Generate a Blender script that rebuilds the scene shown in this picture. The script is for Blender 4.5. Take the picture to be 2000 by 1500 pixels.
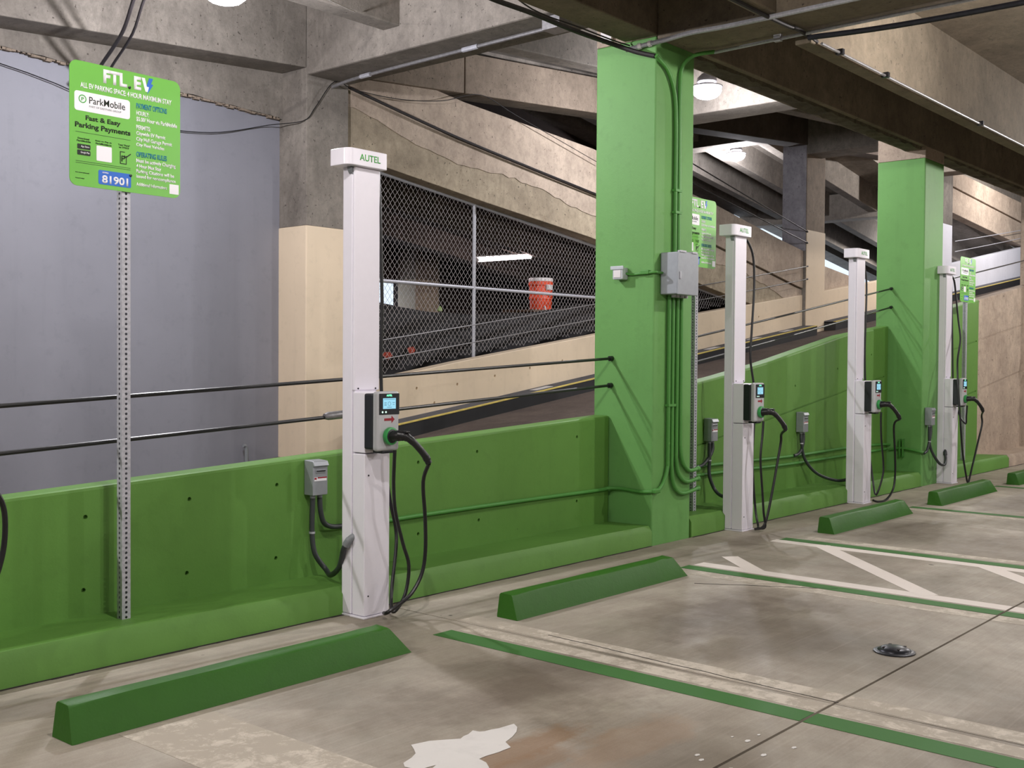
import bpy, bmesh, math, random
from mathutils import Vector, Matrix
random.seed(7)
S = bpy.context.scene
COL = S.collection
for o in list(bpy.data.objects): bpy.data.objects.remove(o)

# ------------------------------------------------------------------ camera
F, YAW, PITCH, ROLL = 2154.0, 0.7100, 0.0214, 0.0070
fw = Vector((math.cos(YAW)*math.cos(PITCH), math.sin(YAW)*math.cos(PITCH), -math.sin(PITCH)))
r0 = Vector((math.sin(YAW), -math.cos(YAW), 0)); u0 = r0.cross(fw)
rr = r0*math.cos(ROLL) + u0*math.sin(ROLL); uu = -r0*math.sin(ROLL) + u0*math.cos(ROLL)
cd = bpy.data.cameras.new('camera'); cam = bpy.data.objects.new('camera', cd); COL.objects.link(cam)
M = Matrix((( rr.x, uu.x, -fw.x, 0), (rr.y, uu.y, -fw.y, 0), (rr.z, uu.z, -fw.z, 1.5), (0, 0, 0, 1)))
cam.matrix_world = M
cd.sensor_fit = 'HORIZONTAL'; cd.sensor_width = 36.0; cd.lens = 36.0*F/2000.0; cd.clip_end = 200
S.camera = cam
# ------------------------------------------------------------------ world, exposure
w = bpy.data.worlds.new('daylight'); S.world = w; w.use_nodes = True
w.node_tree.nodes['Background'].inputs[0].default_value = (0.72, 0.84, 1.0, 1)
w.node_tree.nodes['Background'].inputs[1].default_value = 1.1
vs = S.view_settings
vs.view_transform = 'Standard'; vs.look = 'None'; vs.gamma = 1; vs.use_curve_mapping = False
vs.exposure = 0.2
LAMP_W = 300.0
# (x, y, z, power factor): three lamps in the picture, the rest of the same rows of lamps over the parking aisle
LAMPS = [(5.1, 7.36, 4.36, 1.0), (12.27, 7.32, 4.93, .85), (20.3, 11.4, 5.74, .9),
         (2.6, 2.75, 4.30, .68), (9.0, 2.1, 4.30, .70), (16.3, 2.35, 4.30, .95), (22.9, 2.35, 4.3, .9), (-3.9, 2.75, 4.3, 1.0), (-2.1, 7.36, 4.36, 1.7), (2.6, -3.1, 4.3, 1.0), (9.0, -3.1, 4.3, 1.0), (15.6, -3.1, 4.3, 1.1), (23.5, 7.3, 6.0, 1.2), (29.5, 7.3, 6.3, 1.2), (30.0, 11.4, 4.6, 1.0)]

# ------------------------------------------------------------------ materials
def lin(c): return tuple(((v/255)/12.92 if v/255 <= .04045 else ((v/255+.055)/1.055)**2.4) for v in c)
class NT:
    def __init__(s, name):
        s.m = bpy.data.materials.new(name); s.m.use_nodes = True
        s.t = s.m.node_tree; s.b = s.t.nodes['Principled BSDF']; s.tc = s.t.nodes.new('ShaderNodeTexCoord')
    def n(s, ty, **k):
        x = s.t.nodes.new(ty)
        for a, b in k.items(): setattr(x, a, b)
        return x
    def l(s, a, b): s.t.links.new(a, b)
    def mapping(s, scale=(1, 1, 1), loc=(0, 0, 0)):
        m = s.n('ShaderNodeMapping'); m.inputs['Scale'].default_value = scale; m.inputs['Location'].default_value = loc
        s.l(s.tc.outputs['Object'], m.inputs['Vector']); return m.outputs[0]
    def noise(s, scale, detail=4, vec=None, rough=.55, dist=0):
        x = s.n('ShaderNodeTexNoise'); x.inputs['Scale'].default_value = scale; x.inputs['Detail'].default_value = detail
        x.inputs['Roughness'].default_value = rough; x.inputs['Distortion'].default_value = dist
        s.l(vec if vec else s.tc.outputs['Object'], x.inputs['Vector']); return x.outputs['Fac']
    def ramp(s, fac, a, b, lo=0.0, hi=1.0):
        x = s.n('ShaderNodeMapRange'); x.inputs[1].default_value = a; x.inputs[2].default_value = b
        x.inputs[3].default_value = lo; x.inputs[4].default_value = hi; s.l(fac, x.inputs[0]); return x.outputs[0]
    def math(s, op, a, b=None):
        x = s.n('ShaderNodeMath', operation=op)
        for i, v in enumerate((a, b)):
            if v is None: continue
            if isinstance(v, (int, float)): x.inputs[i].default_value = v
            else: s.l(v, x.inputs[i])
        return x.outputs[0]
    def mix(s, fac, a, b, ty='MIX'):
        x = s.n('ShaderNodeMix', data_type='RGBA', blend_type=ty)
        if isinstance(fac, (int, float)): x.inputs[0].default_value = fac
        else: s.l(fac, x.inputs[0])
        for i, v in ((6, a), (7, b)):
            if isinstance(v, tuple): x.inputs[i].default_value = (*v, 1)
            else: s.l(v, x.inputs[i])
        return x.outputs[2]
    def bump(s, h, strength=.3, dist=.01):
        x = s.n('ShaderNodeBump'); x.inputs['Strength'].default_value = strength; x.inputs['Distance'].default_value = dist
        s.l(h, x.inputs['Height']); s.l(x.outputs[0], s.b.inputs['Normal'])
    def color(s, c):
        if isinstance(c, tuple): s.b.inputs['Base Color'].default_value = (*c, 1)
        else: s.l(c, s.b.inputs['Base Color'])
    def set(s, rough=.5, metal=0, spec=.5):
        s.b.inputs['Roughness'].default_value = rough; s.b.inputs['Metallic'].default_value = metal
        s.b.inputs['Specular IOR Level'].default_value = spec

def plain(name, rgb, rough=.5, metal=0, var=.06, scale=20):
    n = NT(name); c = lin(rgb)
    f = n.noise(scale, 3)
    n.color(n.mix(n.ramp(f, .3, .7), tuple(v*(1-var) for v in c), tuple(min(1, v*(1+var)) for v in c)))
    n.set(rough, metal); return n.m
def emit(name, rgb, k):
    n = NT(name); n.color((0.02, 0.02, 0.02)); n.b.inputs['Emission Color'].default_value = (*lin(rgb), 1); n.b.inputs['Emission Strength'].default_value = k
    return n.m
def concrete(name, light, dark, streak=.5, blot=.8, bumpk=.35, rough=.85, stain=None):
    n = NT(name)
    a = n.noise(.7*blot, 5, rough=.65, dist=.6); b = n.noise(4.0*blot, 6, rough=.7); c = n.noise(70, 3)
    base = n.mix(n.ramp(a, .33, .67), lin(dark), lin(light))
    base = n.mix(n.ramp(b, .35, .72, 0, .45), base, lin(tuple(int(v*.72) for v in dark)))
    v = n.noise(1.0, 5, n.mapping((3.2, 3.2, .45)), rough=.75, dist=.5)
    base = n.mix(n.ramp(v, .52, .85, 0, streak*.7), base, lin(tuple(int(v_*.6) for v_ in dark)))
    v2 = n.noise(1.0, 5, n.mapping((2.6, 2.6, .7), (3, 8, 1)), rough=.75, dist=.8)
    base = n.mix(n.ramp(v2, .55, .8, 0, streak*.6), base, lin(tuple(min(255, int(v_*1.2)) for v_ in light)))
    if stain:
        d = n.noise(1.7, 7, n.mapping((1, 1, 1), (4, 2, 7)), rough=.75, dist=1.0)
        base = n.mix(n.ramp(d, .6, .72, 0, .6), base, lin(stain))
    mid = n.noise(13, 7, n.mapping((1, 1, .8), (1, 9, 4)), rough=.8, dist=.4)
    base = n.mix(n.ramp(mid, .46, .68, 0, .38), base, lin(tuple(int(v_*.66) for v_ in dark)))
    pit = n.noise(28, 2, n.mapping((1, 1, 1), (9, 3, 5)))
    base = n.mix(n.ramp(pit, .69, .72, 0, .7), base, lin((50, 44, 40)))
    base = n.mix(n.ramp(c, .3, .7, 0, .12), base, (0.02, 0.02, 0.02))
    n.color(base); n.set(rough, 0, .3)
    n.bump(n.math('ADD', n.math('MULTIPLY', b, .5), n.math('MULTIPLY', mid, .5)), bumpk*1.3, .02)
    return n.m
def paint(name, rgb, rough=.5, var=.1, chips=0, bumpk=.25, worn=None):
    n = NT(name); c = lin(rgb)
    a = n.noise(.9, 4, rough=.6); b = n.noise(9, 5, rough=.65); d = n.noise(90, 2)
    x = n.mix(n.ramp(a, .3, .7), tuple(v*(1-var) for v in c), tuple(v*(1+var) for v in c))
    x = n.mix(n.ramp(b, .55, .8, 0, .25), x, tuple(v*.55 for v in c))
    v = n.noise(1.0, 4, n.mapping((6, 6, .5)), rough=.7)
    x = n.mix(n.ramp(v, .55, .8, 0, .18), x, tuple(v_*.6 for v_ in c))
    if chips:
        q = n.noise(14, 5, n.mapping((1, 1, 1), (2, 5, 3)), rough=.7)
        x = n.mix(n.ramp(q, .74, .76, 0, chips), x, worn or lin((40, 60, 35)))
    n.color(x); n.set(rough, 0, .3)
    n.bump(n.math('ADD', n.math('MULTIPLY', b, .8), n.math('MULTIPLY', d, .2)), bumpk, .008)
    return n.m

m_green = paint('green_wall_paint', (94, 138, 62), .55, .10, .7)
m_greencol = paint('green_column_paint', (104, 156, 86), .55, .07, .25)
m_stop = paint('wheel_stop_paint', (44, 96, 14), .5, .12, .7, .35)
m_conc = concrete('grey_concrete', (158, 150, 141), (116, 109, 102), .6, stain=(74, 67, 58))
m_concw = concrete('warm_pale_concrete', (208, 190, 172), (176, 158, 142), .45, stain=(120, 104, 88))
m_fasc = concrete('yellowish_fascia_concrete', (192, 177, 154), (158, 144, 124), .6, blot=1.4, stain=(112, 98, 80))
m_concd = concrete('brownish_beam_concrete', (150, 138, 120), (118, 106, 90), .35, stain=(60, 52, 42))
m_concs = concrete('stained_concrete', (166, 150, 134), (132, 118, 104), .5, stain=(72, 60, 48))
m_dark = concrete('dark_concrete', (108, 96, 88), (76, 66, 60), .4)  # plain darker concrete tone for far beams and storage bay parts
m_black_in = concrete('dark_brown_concrete', (62, 48, 42), (38, 30, 28), .3)  # gloom of the storage bay is put into this darker colour
m_greyc = concrete('cool_grey_concrete', (190, 186, 194), (156, 152, 160), .6)
m_rough = concrete('rough_broken_concrete', (120, 112, 92), (78, 72, 58), .2, blot=4, bumpk=1.0, stain=(40, 36, 30))
m_greywall = paint('grey_wall_paint', (131, 131, 140), .6, .06, 0, .1)
m_beige = paint('beige_paint', (220, 201, 176), .55, .05, .5, .15, lin((120, 100, 84)))
m_whitepaint = paint('white_wall_paint', (226, 226, 236), .6, .05, .3, .2, lin((150, 145, 150)))
m_asph = concrete('ramp_asphalt', (112, 98, 90), (84, 73, 68), 0, bumpk=.5)
m_black = plain('black_rubber_cable', (22, 22, 24), .38)
m_blackm = plain('black_plastic', (26, 28, 34), .4)
m_curb = plain('black_curb_paint', (24, 24, 28), .6, var=.2, scale=6)
m_walk = concrete('dark_grey_curb_top', (98, 98, 104), (76, 76, 82), 0)
m_yellow = plain('yellow_line_paint', (206, 184, 96), .6, var=.2, scale=9)
m_white = plain('white_powder_coat', (232, 228, 238), .32, var=.01)
m_whiteg = plain('silver_grey_plastic', (186, 186, 190), .35, var=.02)
m_flex = plain('dark_grey_flexible_conduit', (52, 56, 58), .45)
m_pvc = plain('grey_pvc', (128, 132, 136), .45, var=.05)
m_boxg = plain('grey_metal_enclosure', (150, 154, 160), .4, .3, .05)
m_galv = plain('galvanized_steel', (182, 182, 190), .5, .25, .15, 60)
m_wire = plain('zinc_wire', (190, 184, 184), .6, .0, .1, 30)
m_steel = plain('weathered_steel_pipe', (140, 138, 140), .4, .5, .2, 30)
m_dkpipe = plain('dark_conduit', (46, 42, 44), .5, .2, .2)
m_gpaint = paint('green_painted_conduit', (80, 140, 66), .45, .08)
m_signg = plain('bright_green_sign_face', (110, 184, 72), .35, var=.01)
m_swhite = plain('white_sign_print', (240, 238, 244), .4, var=0)
m_sblack = plain('black_sign_print', (16, 30, 16), .5, var=0)
m_sblue = plain('blue_sign_print', (44, 104, 200), .4, var=0)
m_steal = plain('teal_sign_print', (20, 118, 150), .4, var=0)
m_sgrn = plain('logo_green_print', (74, 170, 74), .4, var=0)
m_red = plain('dark_red_decal', (150, 20, 38), .45, var=.02)
m_ring = plain('green_holster_ring', (50, 148, 74), .35, var=.03)
m_screen = emit('lit_display', (150, 214, 238), .9)
m_led = emit('green_status_light', (120, 255, 190), 1.6)
m_wled = emit('white_indicator', (200, 255, 225), 1.4)
m_scrtxt = plain('display_print', (40, 90, 120), .5, var=0)
m_globe = emit('lit_lamp_glass', (255, 250, 255), 14)
m_tube = emit('lit_fluorescent_tube', (255, 236, 240), 26)
m_alu = plain('cast_aluminium', (170, 170, 178), .4, .6, .1)
m_orange = plain('orange_plastic', (232, 72, 30), .4, var=.05)
m_wlid = plain('white_plastic_lid', (225, 220, 220), .4, var=.02)
m_tarp = plain('black_tarpaulin', (24, 22, 24), .85, var=.3, scale=6)
m_rag = plain('faded_red_cloth', (150, 52, 34), .8, var=.3, scale=40)
m_clear = plain('clear_grey_plastic', (190, 196, 200), .25, var=.04)
m_whitep = paint('white_line_paint', (206, 202, 198), .7, .06, 0, .1)
m_joint = plain('dark_joint_sealant', (44, 38, 36), .9)
m_wood = plain('brown_board', (92, 66, 48), .7, var=.3)
m_drain = plain('black_iron', (46, 46, 52), .35, .6, .2)
m_leaf = plain('pale_green_scrap', (150, 170, 110), .6)

def floor_mat():
    n = NT('stained_parking_concrete')
    pos = n.tc.outputs['Object']
    a = n.noise(.55, 6, rough=.62, dist=.8); b = n.noise(3.2, 6, rough=.7); c = n.noise(120, 2)
    base = n.mix(n.ramp(a, .35, .65), lin((130, 122, 108)), lin((180, 170, 156)))
    base = n.mix(n.ramp(b, .38, .75, 0, .35), base, lin((120, 106, 94)))
    br = n.noise(1.0, 3, n.mapping((1.2, 70, 1)), rough=.6)
    base = n.mix(n.ramp(br, .45, .75, 0, .16), base, lin((98, 86, 78)))
    br2 = n.noise(1.0, 3, n.mapping((.8, 42, 1), (5, 2, 0)), rough=.6)
    base = n.mix(n.ramp(br2, .55, .8, 0, .2), base, lin((208, 196, 184)))
    # oil and tyre stains left by parked cars, and a rusty puddle mark
    blobs = [(5.9, 3.35, .9, .45, .75), (5.6, 2.7, 1.3, .55, .45), (3.9, 3.2, .8, .5, .7), (3.3, 2.2, .9, .8, .4), (9.7, 3.75, .9, .35, .75), (9.4, 2.9, 1.1, .5, .4),
             (12.4, 3.6, 1.0, .4, .6), (7.9, 3.3, .7, .5, .35), (6.0, 4.55, 1.6, .16, .5), (8.5, 4.5, .8, .2, .6), (11.0, 4.6, 2.0, .12, .4), (2.6, 4.6, .7, .15, .35), (4.9, 1.1, 1.2, .6, .3), (7.0, 1.0, 1.4, .5, .35)]
    wob = n.noise(2.2, 5, n.mapping((1, 1, 1), (7, 1, 0)), rough=.7)
    for (x, y, sx, sy, k) in blobs:
        m = n.n('ShaderNodeMapping'); m.vector_type = 'POINT'; m.inputs['Location'].default_value = (-x/sx, -y/sy, 0); m.inputs['Scale'].default_value = (1/sx, 1/sy, 0)
        n.l(pos, m.inputs['Vector'])
        ln = n.n('ShaderNodeVectorMath', operation='LENGTH'); n.l(m.outputs[0], ln.inputs[0])
        d = n.math('ADD', ln.outputs['Value'], n.math('MULTIPLY', n.math('SUBTRACT', wob, .5), 2.2))
        base = n.mix(n.ramp(d, .15, 1.15, k, 0), base, lin((92, 78, 66)))
    for (x, y, sx, sy, k, colr) in [(3.25, 2.72, .42, .12, .6, (132, 98, 66)), (3.6, 2.45, .45, .16, .4, (146, 116, 90)), (3.1, 2.6, .5, .1, .5, (128, 96, 66))]:
        m = n.n('ShaderNodeMapping'); m.inputs['Location'].default_value = (-x/sx, -y/sy, 0); m.inputs['Scale'].default_value = (1/sx, 1/sy, 0)
        n.l(pos, m.inputs['Vector'])
        ln = n.n('ShaderNodeVectorMath', operation='LENGTH'); n.l(m.outputs[0], ln.inputs[0])
        d = n.math('ADD', ln.outputs['Value'], n.math('MULTIPLY', n.math('SUBTRACT', b, .5), 2.5))
        base = n.mix(n.ramp(d, .6, 1.0, k, 0), base, lin(colr))
    sp = n.noise(5.5, 2, n.mapping((1, 1, 1), (2, 8, 0)))
    base = n.mix(n.ramp(sp, .765, .775, 0, .8), base, lin((60, 50, 46)))
    base = n.mix(n.ramp(c, .3, .7, 0, .12), base, (0.05, 0.045, 0.04))
    n.color(base)
    n.l(n.ramp(b, .3, .7, .5, .75), n.b.inputs['Roughness']); n.b.inputs['Specular IOR Level'].default_value = .4
    n.bump(n.math('ADD', n.math('MULTIPLY', br, .5), n.math('ADD', n.math('MULTIPLY', b, .3), n.math('MULTIPLY', c, .2))), .3, .008)
    return n.m
m_floor = floor_mat()
def worn(name, rgb, thr, under=(168, 154, 142), k=1.0, sc=(1, 1, 1)):
    """worn road paint: bare concrete shows through in patches"""
    n = NT(name); q = n.noise(9, 9, n.mapping(sc), rough=.8, dist=.3); b = n.noise(1.2, 4)
    f = n.ramp(n.math('ADD', q, n.math('MULTIPLY', b, .35)), thr, thr+.10, 0, k)
    n.color(n.mix(f, lin(rgb), lin(under))); n.set(.7, 0, .3); n.bump(q, .2, .004); return n.m
m_gline = worn('worn_green_line_paint', (60, 106, 50), .84, k=.6)
m_wline = worn('worn_white_line_paint', (212, 202, 194), .80, under=(180, 168, 156), k=.8)
m_wold = worn('almost_gone_white_paint', (194, 184, 170), .60, under=(166, 156, 142), k=1.0, sc=(1, 1, 1))

# ------------------------------------------------------------------ mesh helpers
def add_box(bm, x0, x1, y0, y1, z0, z1):
    v = [bm.verts.new(p) for p in ((x0, y0, z0), (x1, y0, z0), (x1, y1, z0), (x0, y1, z0), (x0, y0, z1), (x1, y0, z1), (x1, y1, z1), (x0, y1, z1))]
    for f in ((3, 2, 1, 0), (4, 5, 6, 7), (0, 1, 5, 4), (1, 2, 6, 5), (2, 3, 7, 6), (3, 0, 4, 7)): bm.faces.new([v[i] for i in f])
def add_prism(bm, poly, axis, a, b):
    """poly: 2-D outline; axis 'y': outline is (x,z); 'x': (y,z); 'z': (x,y)"""
    def P(p, t): return {'y': (p[0], t, p[1]), 'x': (t, p[0], p[1]), 'z': (p[0], p[1], t)}[axis]
    A = [bm.verts.new(P(p, a)) for p in poly]; B = [bm.verts.new(P(p, b)) for p in poly]
    n = len(poly); bm.faces.new(A); bm.faces.new(B[::-1])
    for i in range(n): bm.faces.new((A[i], A[(i+1) % n], B[(i+1) % n], B[i]))
def smooth_path(pts, k=6):
    P = [Vector(p) for p in pts]
    if len(P) < 3: return P
    out = []
    for i in range(len(P)-1):
        p0 = P[max(i-1, 0)]; p1 = P[i]; p2 = P[i+1]; p3 = P[min(i+2, len(P)-1)]
        for j in range(k):
            t = j/k
            out.append(.5*((2*p1)+(p2-p0)*t+(2*p0-5*p1+4*p2-p3)*t*t+(3*p1-p0-3*p2+p3)*t**3))
    out.append(P[-1]); return out
def add_tube(bm, pts, r, n=8, smooth=True, k=6, caps=True):
    P = smooth_path(pts, k) if smooth else [Vector(p) for p in pts]
    rings = []; up = Vector((0, 0, 1)); prev = None
    for i, p in enumerate(P):
        t = (P[min(i+1, len(P)-1)] - P[max(i-1, 0)]).normalized()
        if prev is None:
            a = up if abs(t.z) < .9 else Vector((1, 0, 0)); x = t.cross(a).normalized()
        else:
            x = (prev - t*prev.dot(t)).normalized()
        prev = x; y = t.cross(x); rad = r[i*(len(r)-1)//max(1, len(P)-1)] if isinstance(r, (list, tuple)) else r
        rings.append([bm.verts.new(p + (x*math.cos(2*math.pi*j/n) + y*math.sin(2*math.pi*j/n))*rad) for j in range(n)])
    for a, b in zip(rings, rings[1:]):
        for j in range(n): bm.faces.new((a[j], a[(j+1) % n], b[(j+1) % n], b[j]))
    if caps: bm.faces.new(rings[0][::-1]); bm.faces.new(rings[-1])
def add_lathe(bm, prof, c=(0, 0, 0), n=20, ax='z'):
    rings = []
    for (r, z) in prof:
        ring = []
        for j in range(n):
            a = 2*math.pi*j/n; x, y = r*math.cos(a), r*math.sin(a)
            q = {'z': (x, y, z), 'y': (x, z, y), 'x': (z, x, y)}[ax]
            ring.append(bm.verts.new((q[0]+c[0], q[1]+c[1], q[2]+c[2])))
        rings.append(ring)
    for a, b in zip(rings, rings[1:]):
        for j in range(n): bm.faces.new((a[j], a[(j+1) % n], b[(j+1) % n], b[j]))
    bm.faces.new(rings[0][::-1]); bm.faces.new(rings[-1])
def obj(name, bm, mat, parent=None, smooth=False, bev=0, seg=2, kind=None, label=None):
    bmesh.ops.recalc_face_normals(bm, faces=bm.faces)
    me = bpy.data.meshes.new(name); bm.to_mesh(me); bm.free()
    if mat: me.materials.append(mat)
    o = bpy.data.objects.new(name, me); COL.objects.link(o)
    if parent: o.parent = parent
    if smooth:
        for p in me.polygons: p.use_smooth = True
        try: me.set_sharp_from_angle(angle=math.radians(40))
        except Exception: pass
    if bev:
        md = o.modifiers.new('bevel', 'BEVEL'); md.width = bev; md.segments = seg; md.limit_method = 'ANGLE'; md.angle_limit = math.radians(30)
    if kind: o['kind'] = kind
    if label: o['label'] = label
    return o
def B(fn, *a, **k):
    bm = bmesh.new(); fn(bm, *a, **k); return bm
def box(name, d, mat, parent=None, **k): return obj(name, B(add_box, *d), mat, parent, **k)
def tube(name, pts, r, mat, parent=None, n=8, sm=True, k=6, **kw): return obj(name, B(add_tube, pts, r, n, sm, k), mat, parent, smooth=True, **kw)
def prism(name, poly, ax, a, b, mat, parent=None, **k): return obj(name, B(add_prism, poly, ax, a, b), mat, parent, **k)
def lathe(name, prof, c, mat, parent=None, n=20, ax='z', **k): return obj(name, B(add_lathe, prof, c, n, ax), mat, parent, smooth=True, **k)
def tag(o, label, cat, group=None):
    o['label'] = label; o['category'] = cat
    if group: o['group'] = group
    return o
def thing(name, label, cat, loc=(0, 0, 0), group=None):
    o = bpy.data.objects.new(name, None); COL.objects.link(o); o.location = loc; o.empty_display_size = .1
    return tag(o, label, cat, group)
def struct(o): o['kind'] = 'structure'; return o
def copy_tree(o, parent=None):
    c = o.copy(); COL.objects.link(c)
    if parent: c.parent = parent
    for ch in list(o.children): copy_tree(ch, c)
    return c
def carve(o, cutter_bm):
    """cut the cutter's volume out of o, then drop the cutter"""
    me = bpy.data.meshes.new('cut'); bmesh.ops.recalc_face_normals(cutter_bm, faces=cutter_bm.faces); cutter_bm.to_mesh(me); cutter_bm.free()
    c = bpy.data.objects.new('cut', me); COL.objects.link(c)
    md = o.modifiers.new('cut', 'BOOLEAN'); md.operation = 'DIFFERENCE'; md.object = c; md.solver = 'EXACT'
    dg = bpy.context.evaluated_depsgraph_get(); dg.update()
    nm = bpy.data.meshes.new_from_object(o.evaluated_get(dg)); o.modifiers.clear(); o.data = nm
    bpy.data.objects.remove(c); bpy.data.meshes.remove(me)
def cyl_y(bm, x, z, r, y0, y1, n=10): add_lathe(bm, [(r, y0), (r*.8, y1)], (x, 0, z), n, 'y')
def text_bm(specs, y=0.0, bold=0.0):
    """specs: (string, x0, z_top, x1, z_bottom) each fitted to its box; flat lettering facing -Y"""
    bm = bmesh.new()
    for s_, x0, zt, x1, zb in specs:
        cu = bpy.data.curves.new('t', 'FONT'); cu.body = s_; cu.offset = bold; cu.resolution_u = 3
        t = bpy.data.objects.new('t', cu); COL.objects.link(t)
        dg = bpy.context.evaluated_depsgraph_get(); dg.update()
        me = bpy.data.meshes.new_from_object(t.evaluated_get(dg))
        if len(me.vertices):
            xs = [v.co.x for v in me.vertices]; ys = [v.co.y for v in me.vertices]
            a, b, c, d = min(xs), max(xs), min(ys), max(ys)
            for v in me.vertices:
                X = x0 + (v.co.x-a)/(b-a)*(x1-x0); Z = zb + (v.co.y-c)/(d-c)*(zt-zb); v.co = (X, y, Z)
            bm.from_mesh(me)
        bpy.data.objects.remove(t); bpy.data.curves.remove(cu); bpy.data.meshes.remove(me)
    return bm
def lettering(name, specs, y, mat, parent, bold=0.0, label=None):
    for sp in specs:
        bm = text_bm([sp], y, bold)
        ext = bmesh.ops.extrude_face_region(bm, geom=bm.faces[:])
        bmesh.ops.translate(bm, verts=[g for g in ext['geom'] if isinstance(g, bmesh.types.BMVert)], vec=(0, .0008, 0))
        o = obj(name, bm, mat, parent, label=label)
    return o
def interp(x, pts):
    if x <= pts[0][0]: 
        (x0, y0), (x1, y1) = pts[0], pts[1]
    elif x >= pts[-1][0]:
        (x0, y0), (x1, y1) = pts[-2], pts[-1]
    else:
        for (x0, y0), (x1, y1) in zip(pts, pts[1:]):
            if x0 <= x <= x1: break
    return y0 + (y1-y0)*(x-x0)/(x1-x0)

# ================================================================== SETTING
# ---- parking floor: cast slabs with open joints between them
fl = bpy.data.objects.new('floor', None); COL.objects.link(fl); struct(fl)
XJ = [-10, -1.35, 4.585, 10.5, 16.4, 22.3, 28.2, 42]; YJ = [-14, -9.9, -3.95, 2.06, 4.95]
for i in range(len(XJ)-1):
    for j in range(len(YJ)-1):
        g = .004 if j < 99 else 0
        box('floor_slab', (XJ[i]+g, XJ[i+1]-g, YJ[j]+(.007 if j else 0), YJ[j+1]-(.007 if j < 3 else 0), -.2, 0), m_floor, fl)
box('floor_bed', (-10, 42, -14, 14.3, -.4, -.03), m_joint, fl)
# paint on the floor (thin coats that lie on the slabs)
def quad(bm, pts, z=.0015):
    v = [bm.verts.new((p[0], p[1], z)) for p in pts]; f = bm.faces.new(v)
    e = bmesh.ops.extrude_face_region(bm, geom=[f]); bmesh.ops.translate(bm, verts=[g for g in e['geom'] if isinstance(g, bmesh.types.BMVert)], vec=(0, 0, -.0014))
def strip(bm, a, b, w, z=.0015):
    a = Vector(a); b = Vector(b); t = (b-a).normalized(); n = Vector((-t.y, t.x))*w/2
    quad(bm, [a+n, b+n, b-n, a-n], z)
def marking(name, mat, strips, z=.0015, label=None):
    bm = bmesh.new()
    for a, b, w_ in strips:      # the paint is broken where the open floor joint crosses it
        if a[1] > 2.06 > b[1]:
            t_ = (a[1]-2.06)/(a[1]-b[1]); m_ = a[0]+(b[0]-a[0])*t_
            strip(bm, a, (m_, 2.068), w_, z=z); strip(bm, (m_, 2.052), b, w_, z=z)
        else: strip(bm, a, b, w_, z=z)
    o = obj(name, bm, mat, fl, label=label)
GX = [(1.62, .14, 4.2), (4.335, .145, 4.22), (6.93, .13, 4.28), (8.60, .13, 4.34), (11.42, .12, 4.32), (14.1, .12, 4.3), (16.8, .12, 4.3)]
for x, w_, y1 in GX:
    marking('parking_stripe', m_gline, [((x, y1), (x, -1.2), w_)], .002, 'green painted stall line')
marking('worn_stripe', m_wold, [((4.68, 4.35), (4.66, -1.2), .14), ((4.50, 4.2), (4.48, -1.2), .12)], .0010, 'worn white line beside the green line')
marking('worn_stripe', m_wold, [((6.78, 4.1), (6.76, -1.2), .15)], .0010)
marking('worn_stripe', m_wold, [((2.50, 4.02), (2.60, -.8), .42)], .0010)
marking('aisle_border', m_wline, [((7.10, 4.26), (7.10, -1.2), .14)], .0016, 'white border line of the hatched aisle')
marking('aisle_border', m_wline, [((8.46, 4.36), (8.44, -1.2), .13)], .0016)
marking('hatch_line', m_wline, [((7.52, 4.24), (7.12, 3.80), .13)], .0018, 'white diagonal hatch line')
marking('hatch_line', m_wline, [((8.50, 3.95), (7.14, 2.58), .14)], .0018)
marking('hatch_line', m_wline, [((8.44, 2.62), (7.14, 1.3), .14)], .0018)
marking('hatch_line', m_wline, [((8.44, 1.3), (7.14, 0.0), .14)], .0018)
marking('worn_stripe', m_wold, [((8.78, 4.2), (8.78, -1.2), .14)], .0010)
marking('worn_stripe', m_wold, [((11.25, 4.3), (11.25, -1.2), .14)], .0010)
bm = bmesh.new()
pl = []
C0 = (3.06, 2.86)
for i in range(40):
    a = 2*math.pi*i/40; rr_ = 1 + .22*math.sin(3*a+1) + .14*math.sin(7*a) + random.uniform(-.1, .1)
    pl.append((C0[0] + .27*rr_*math.cos(a) + .1*math.sin(a), C0[1] + .17*rr_*math.sin(a)))
quad(bm, pl, .0022)
for _ in range(26):
    cx, cy = 3.5+random.uniform(-.35, .5), 1.95+random.uniform(-.25, .25); r_ = random.uniform(.004, .012)
    quad(bm, [(cx+r_*1.6*math.cos(a), cy+r_*math.sin(a)) for a in (0, 1.2, 2.4, 3.6, 4.9)], .0022)
obj('paint_spill', bm, m_whitep, fl, label='spilled white paint patch')
bm = bmesh.new()
for (a, b) in [((4.6, 2.05), (4.69, 3.75)), ((6.45, 3.9), (6.93, 3.1))]:
    P = [Vector(a).lerp(Vector(b), t/12)+Vector((random.uniform(-.008, .008), 0)) for t in range(13)]
    for p, q in zip(P, P[1:]): strip(bm, p, q, .005, .0026)
obj('crack', bm, m_joint, fl, label='thin dark crack')

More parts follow.
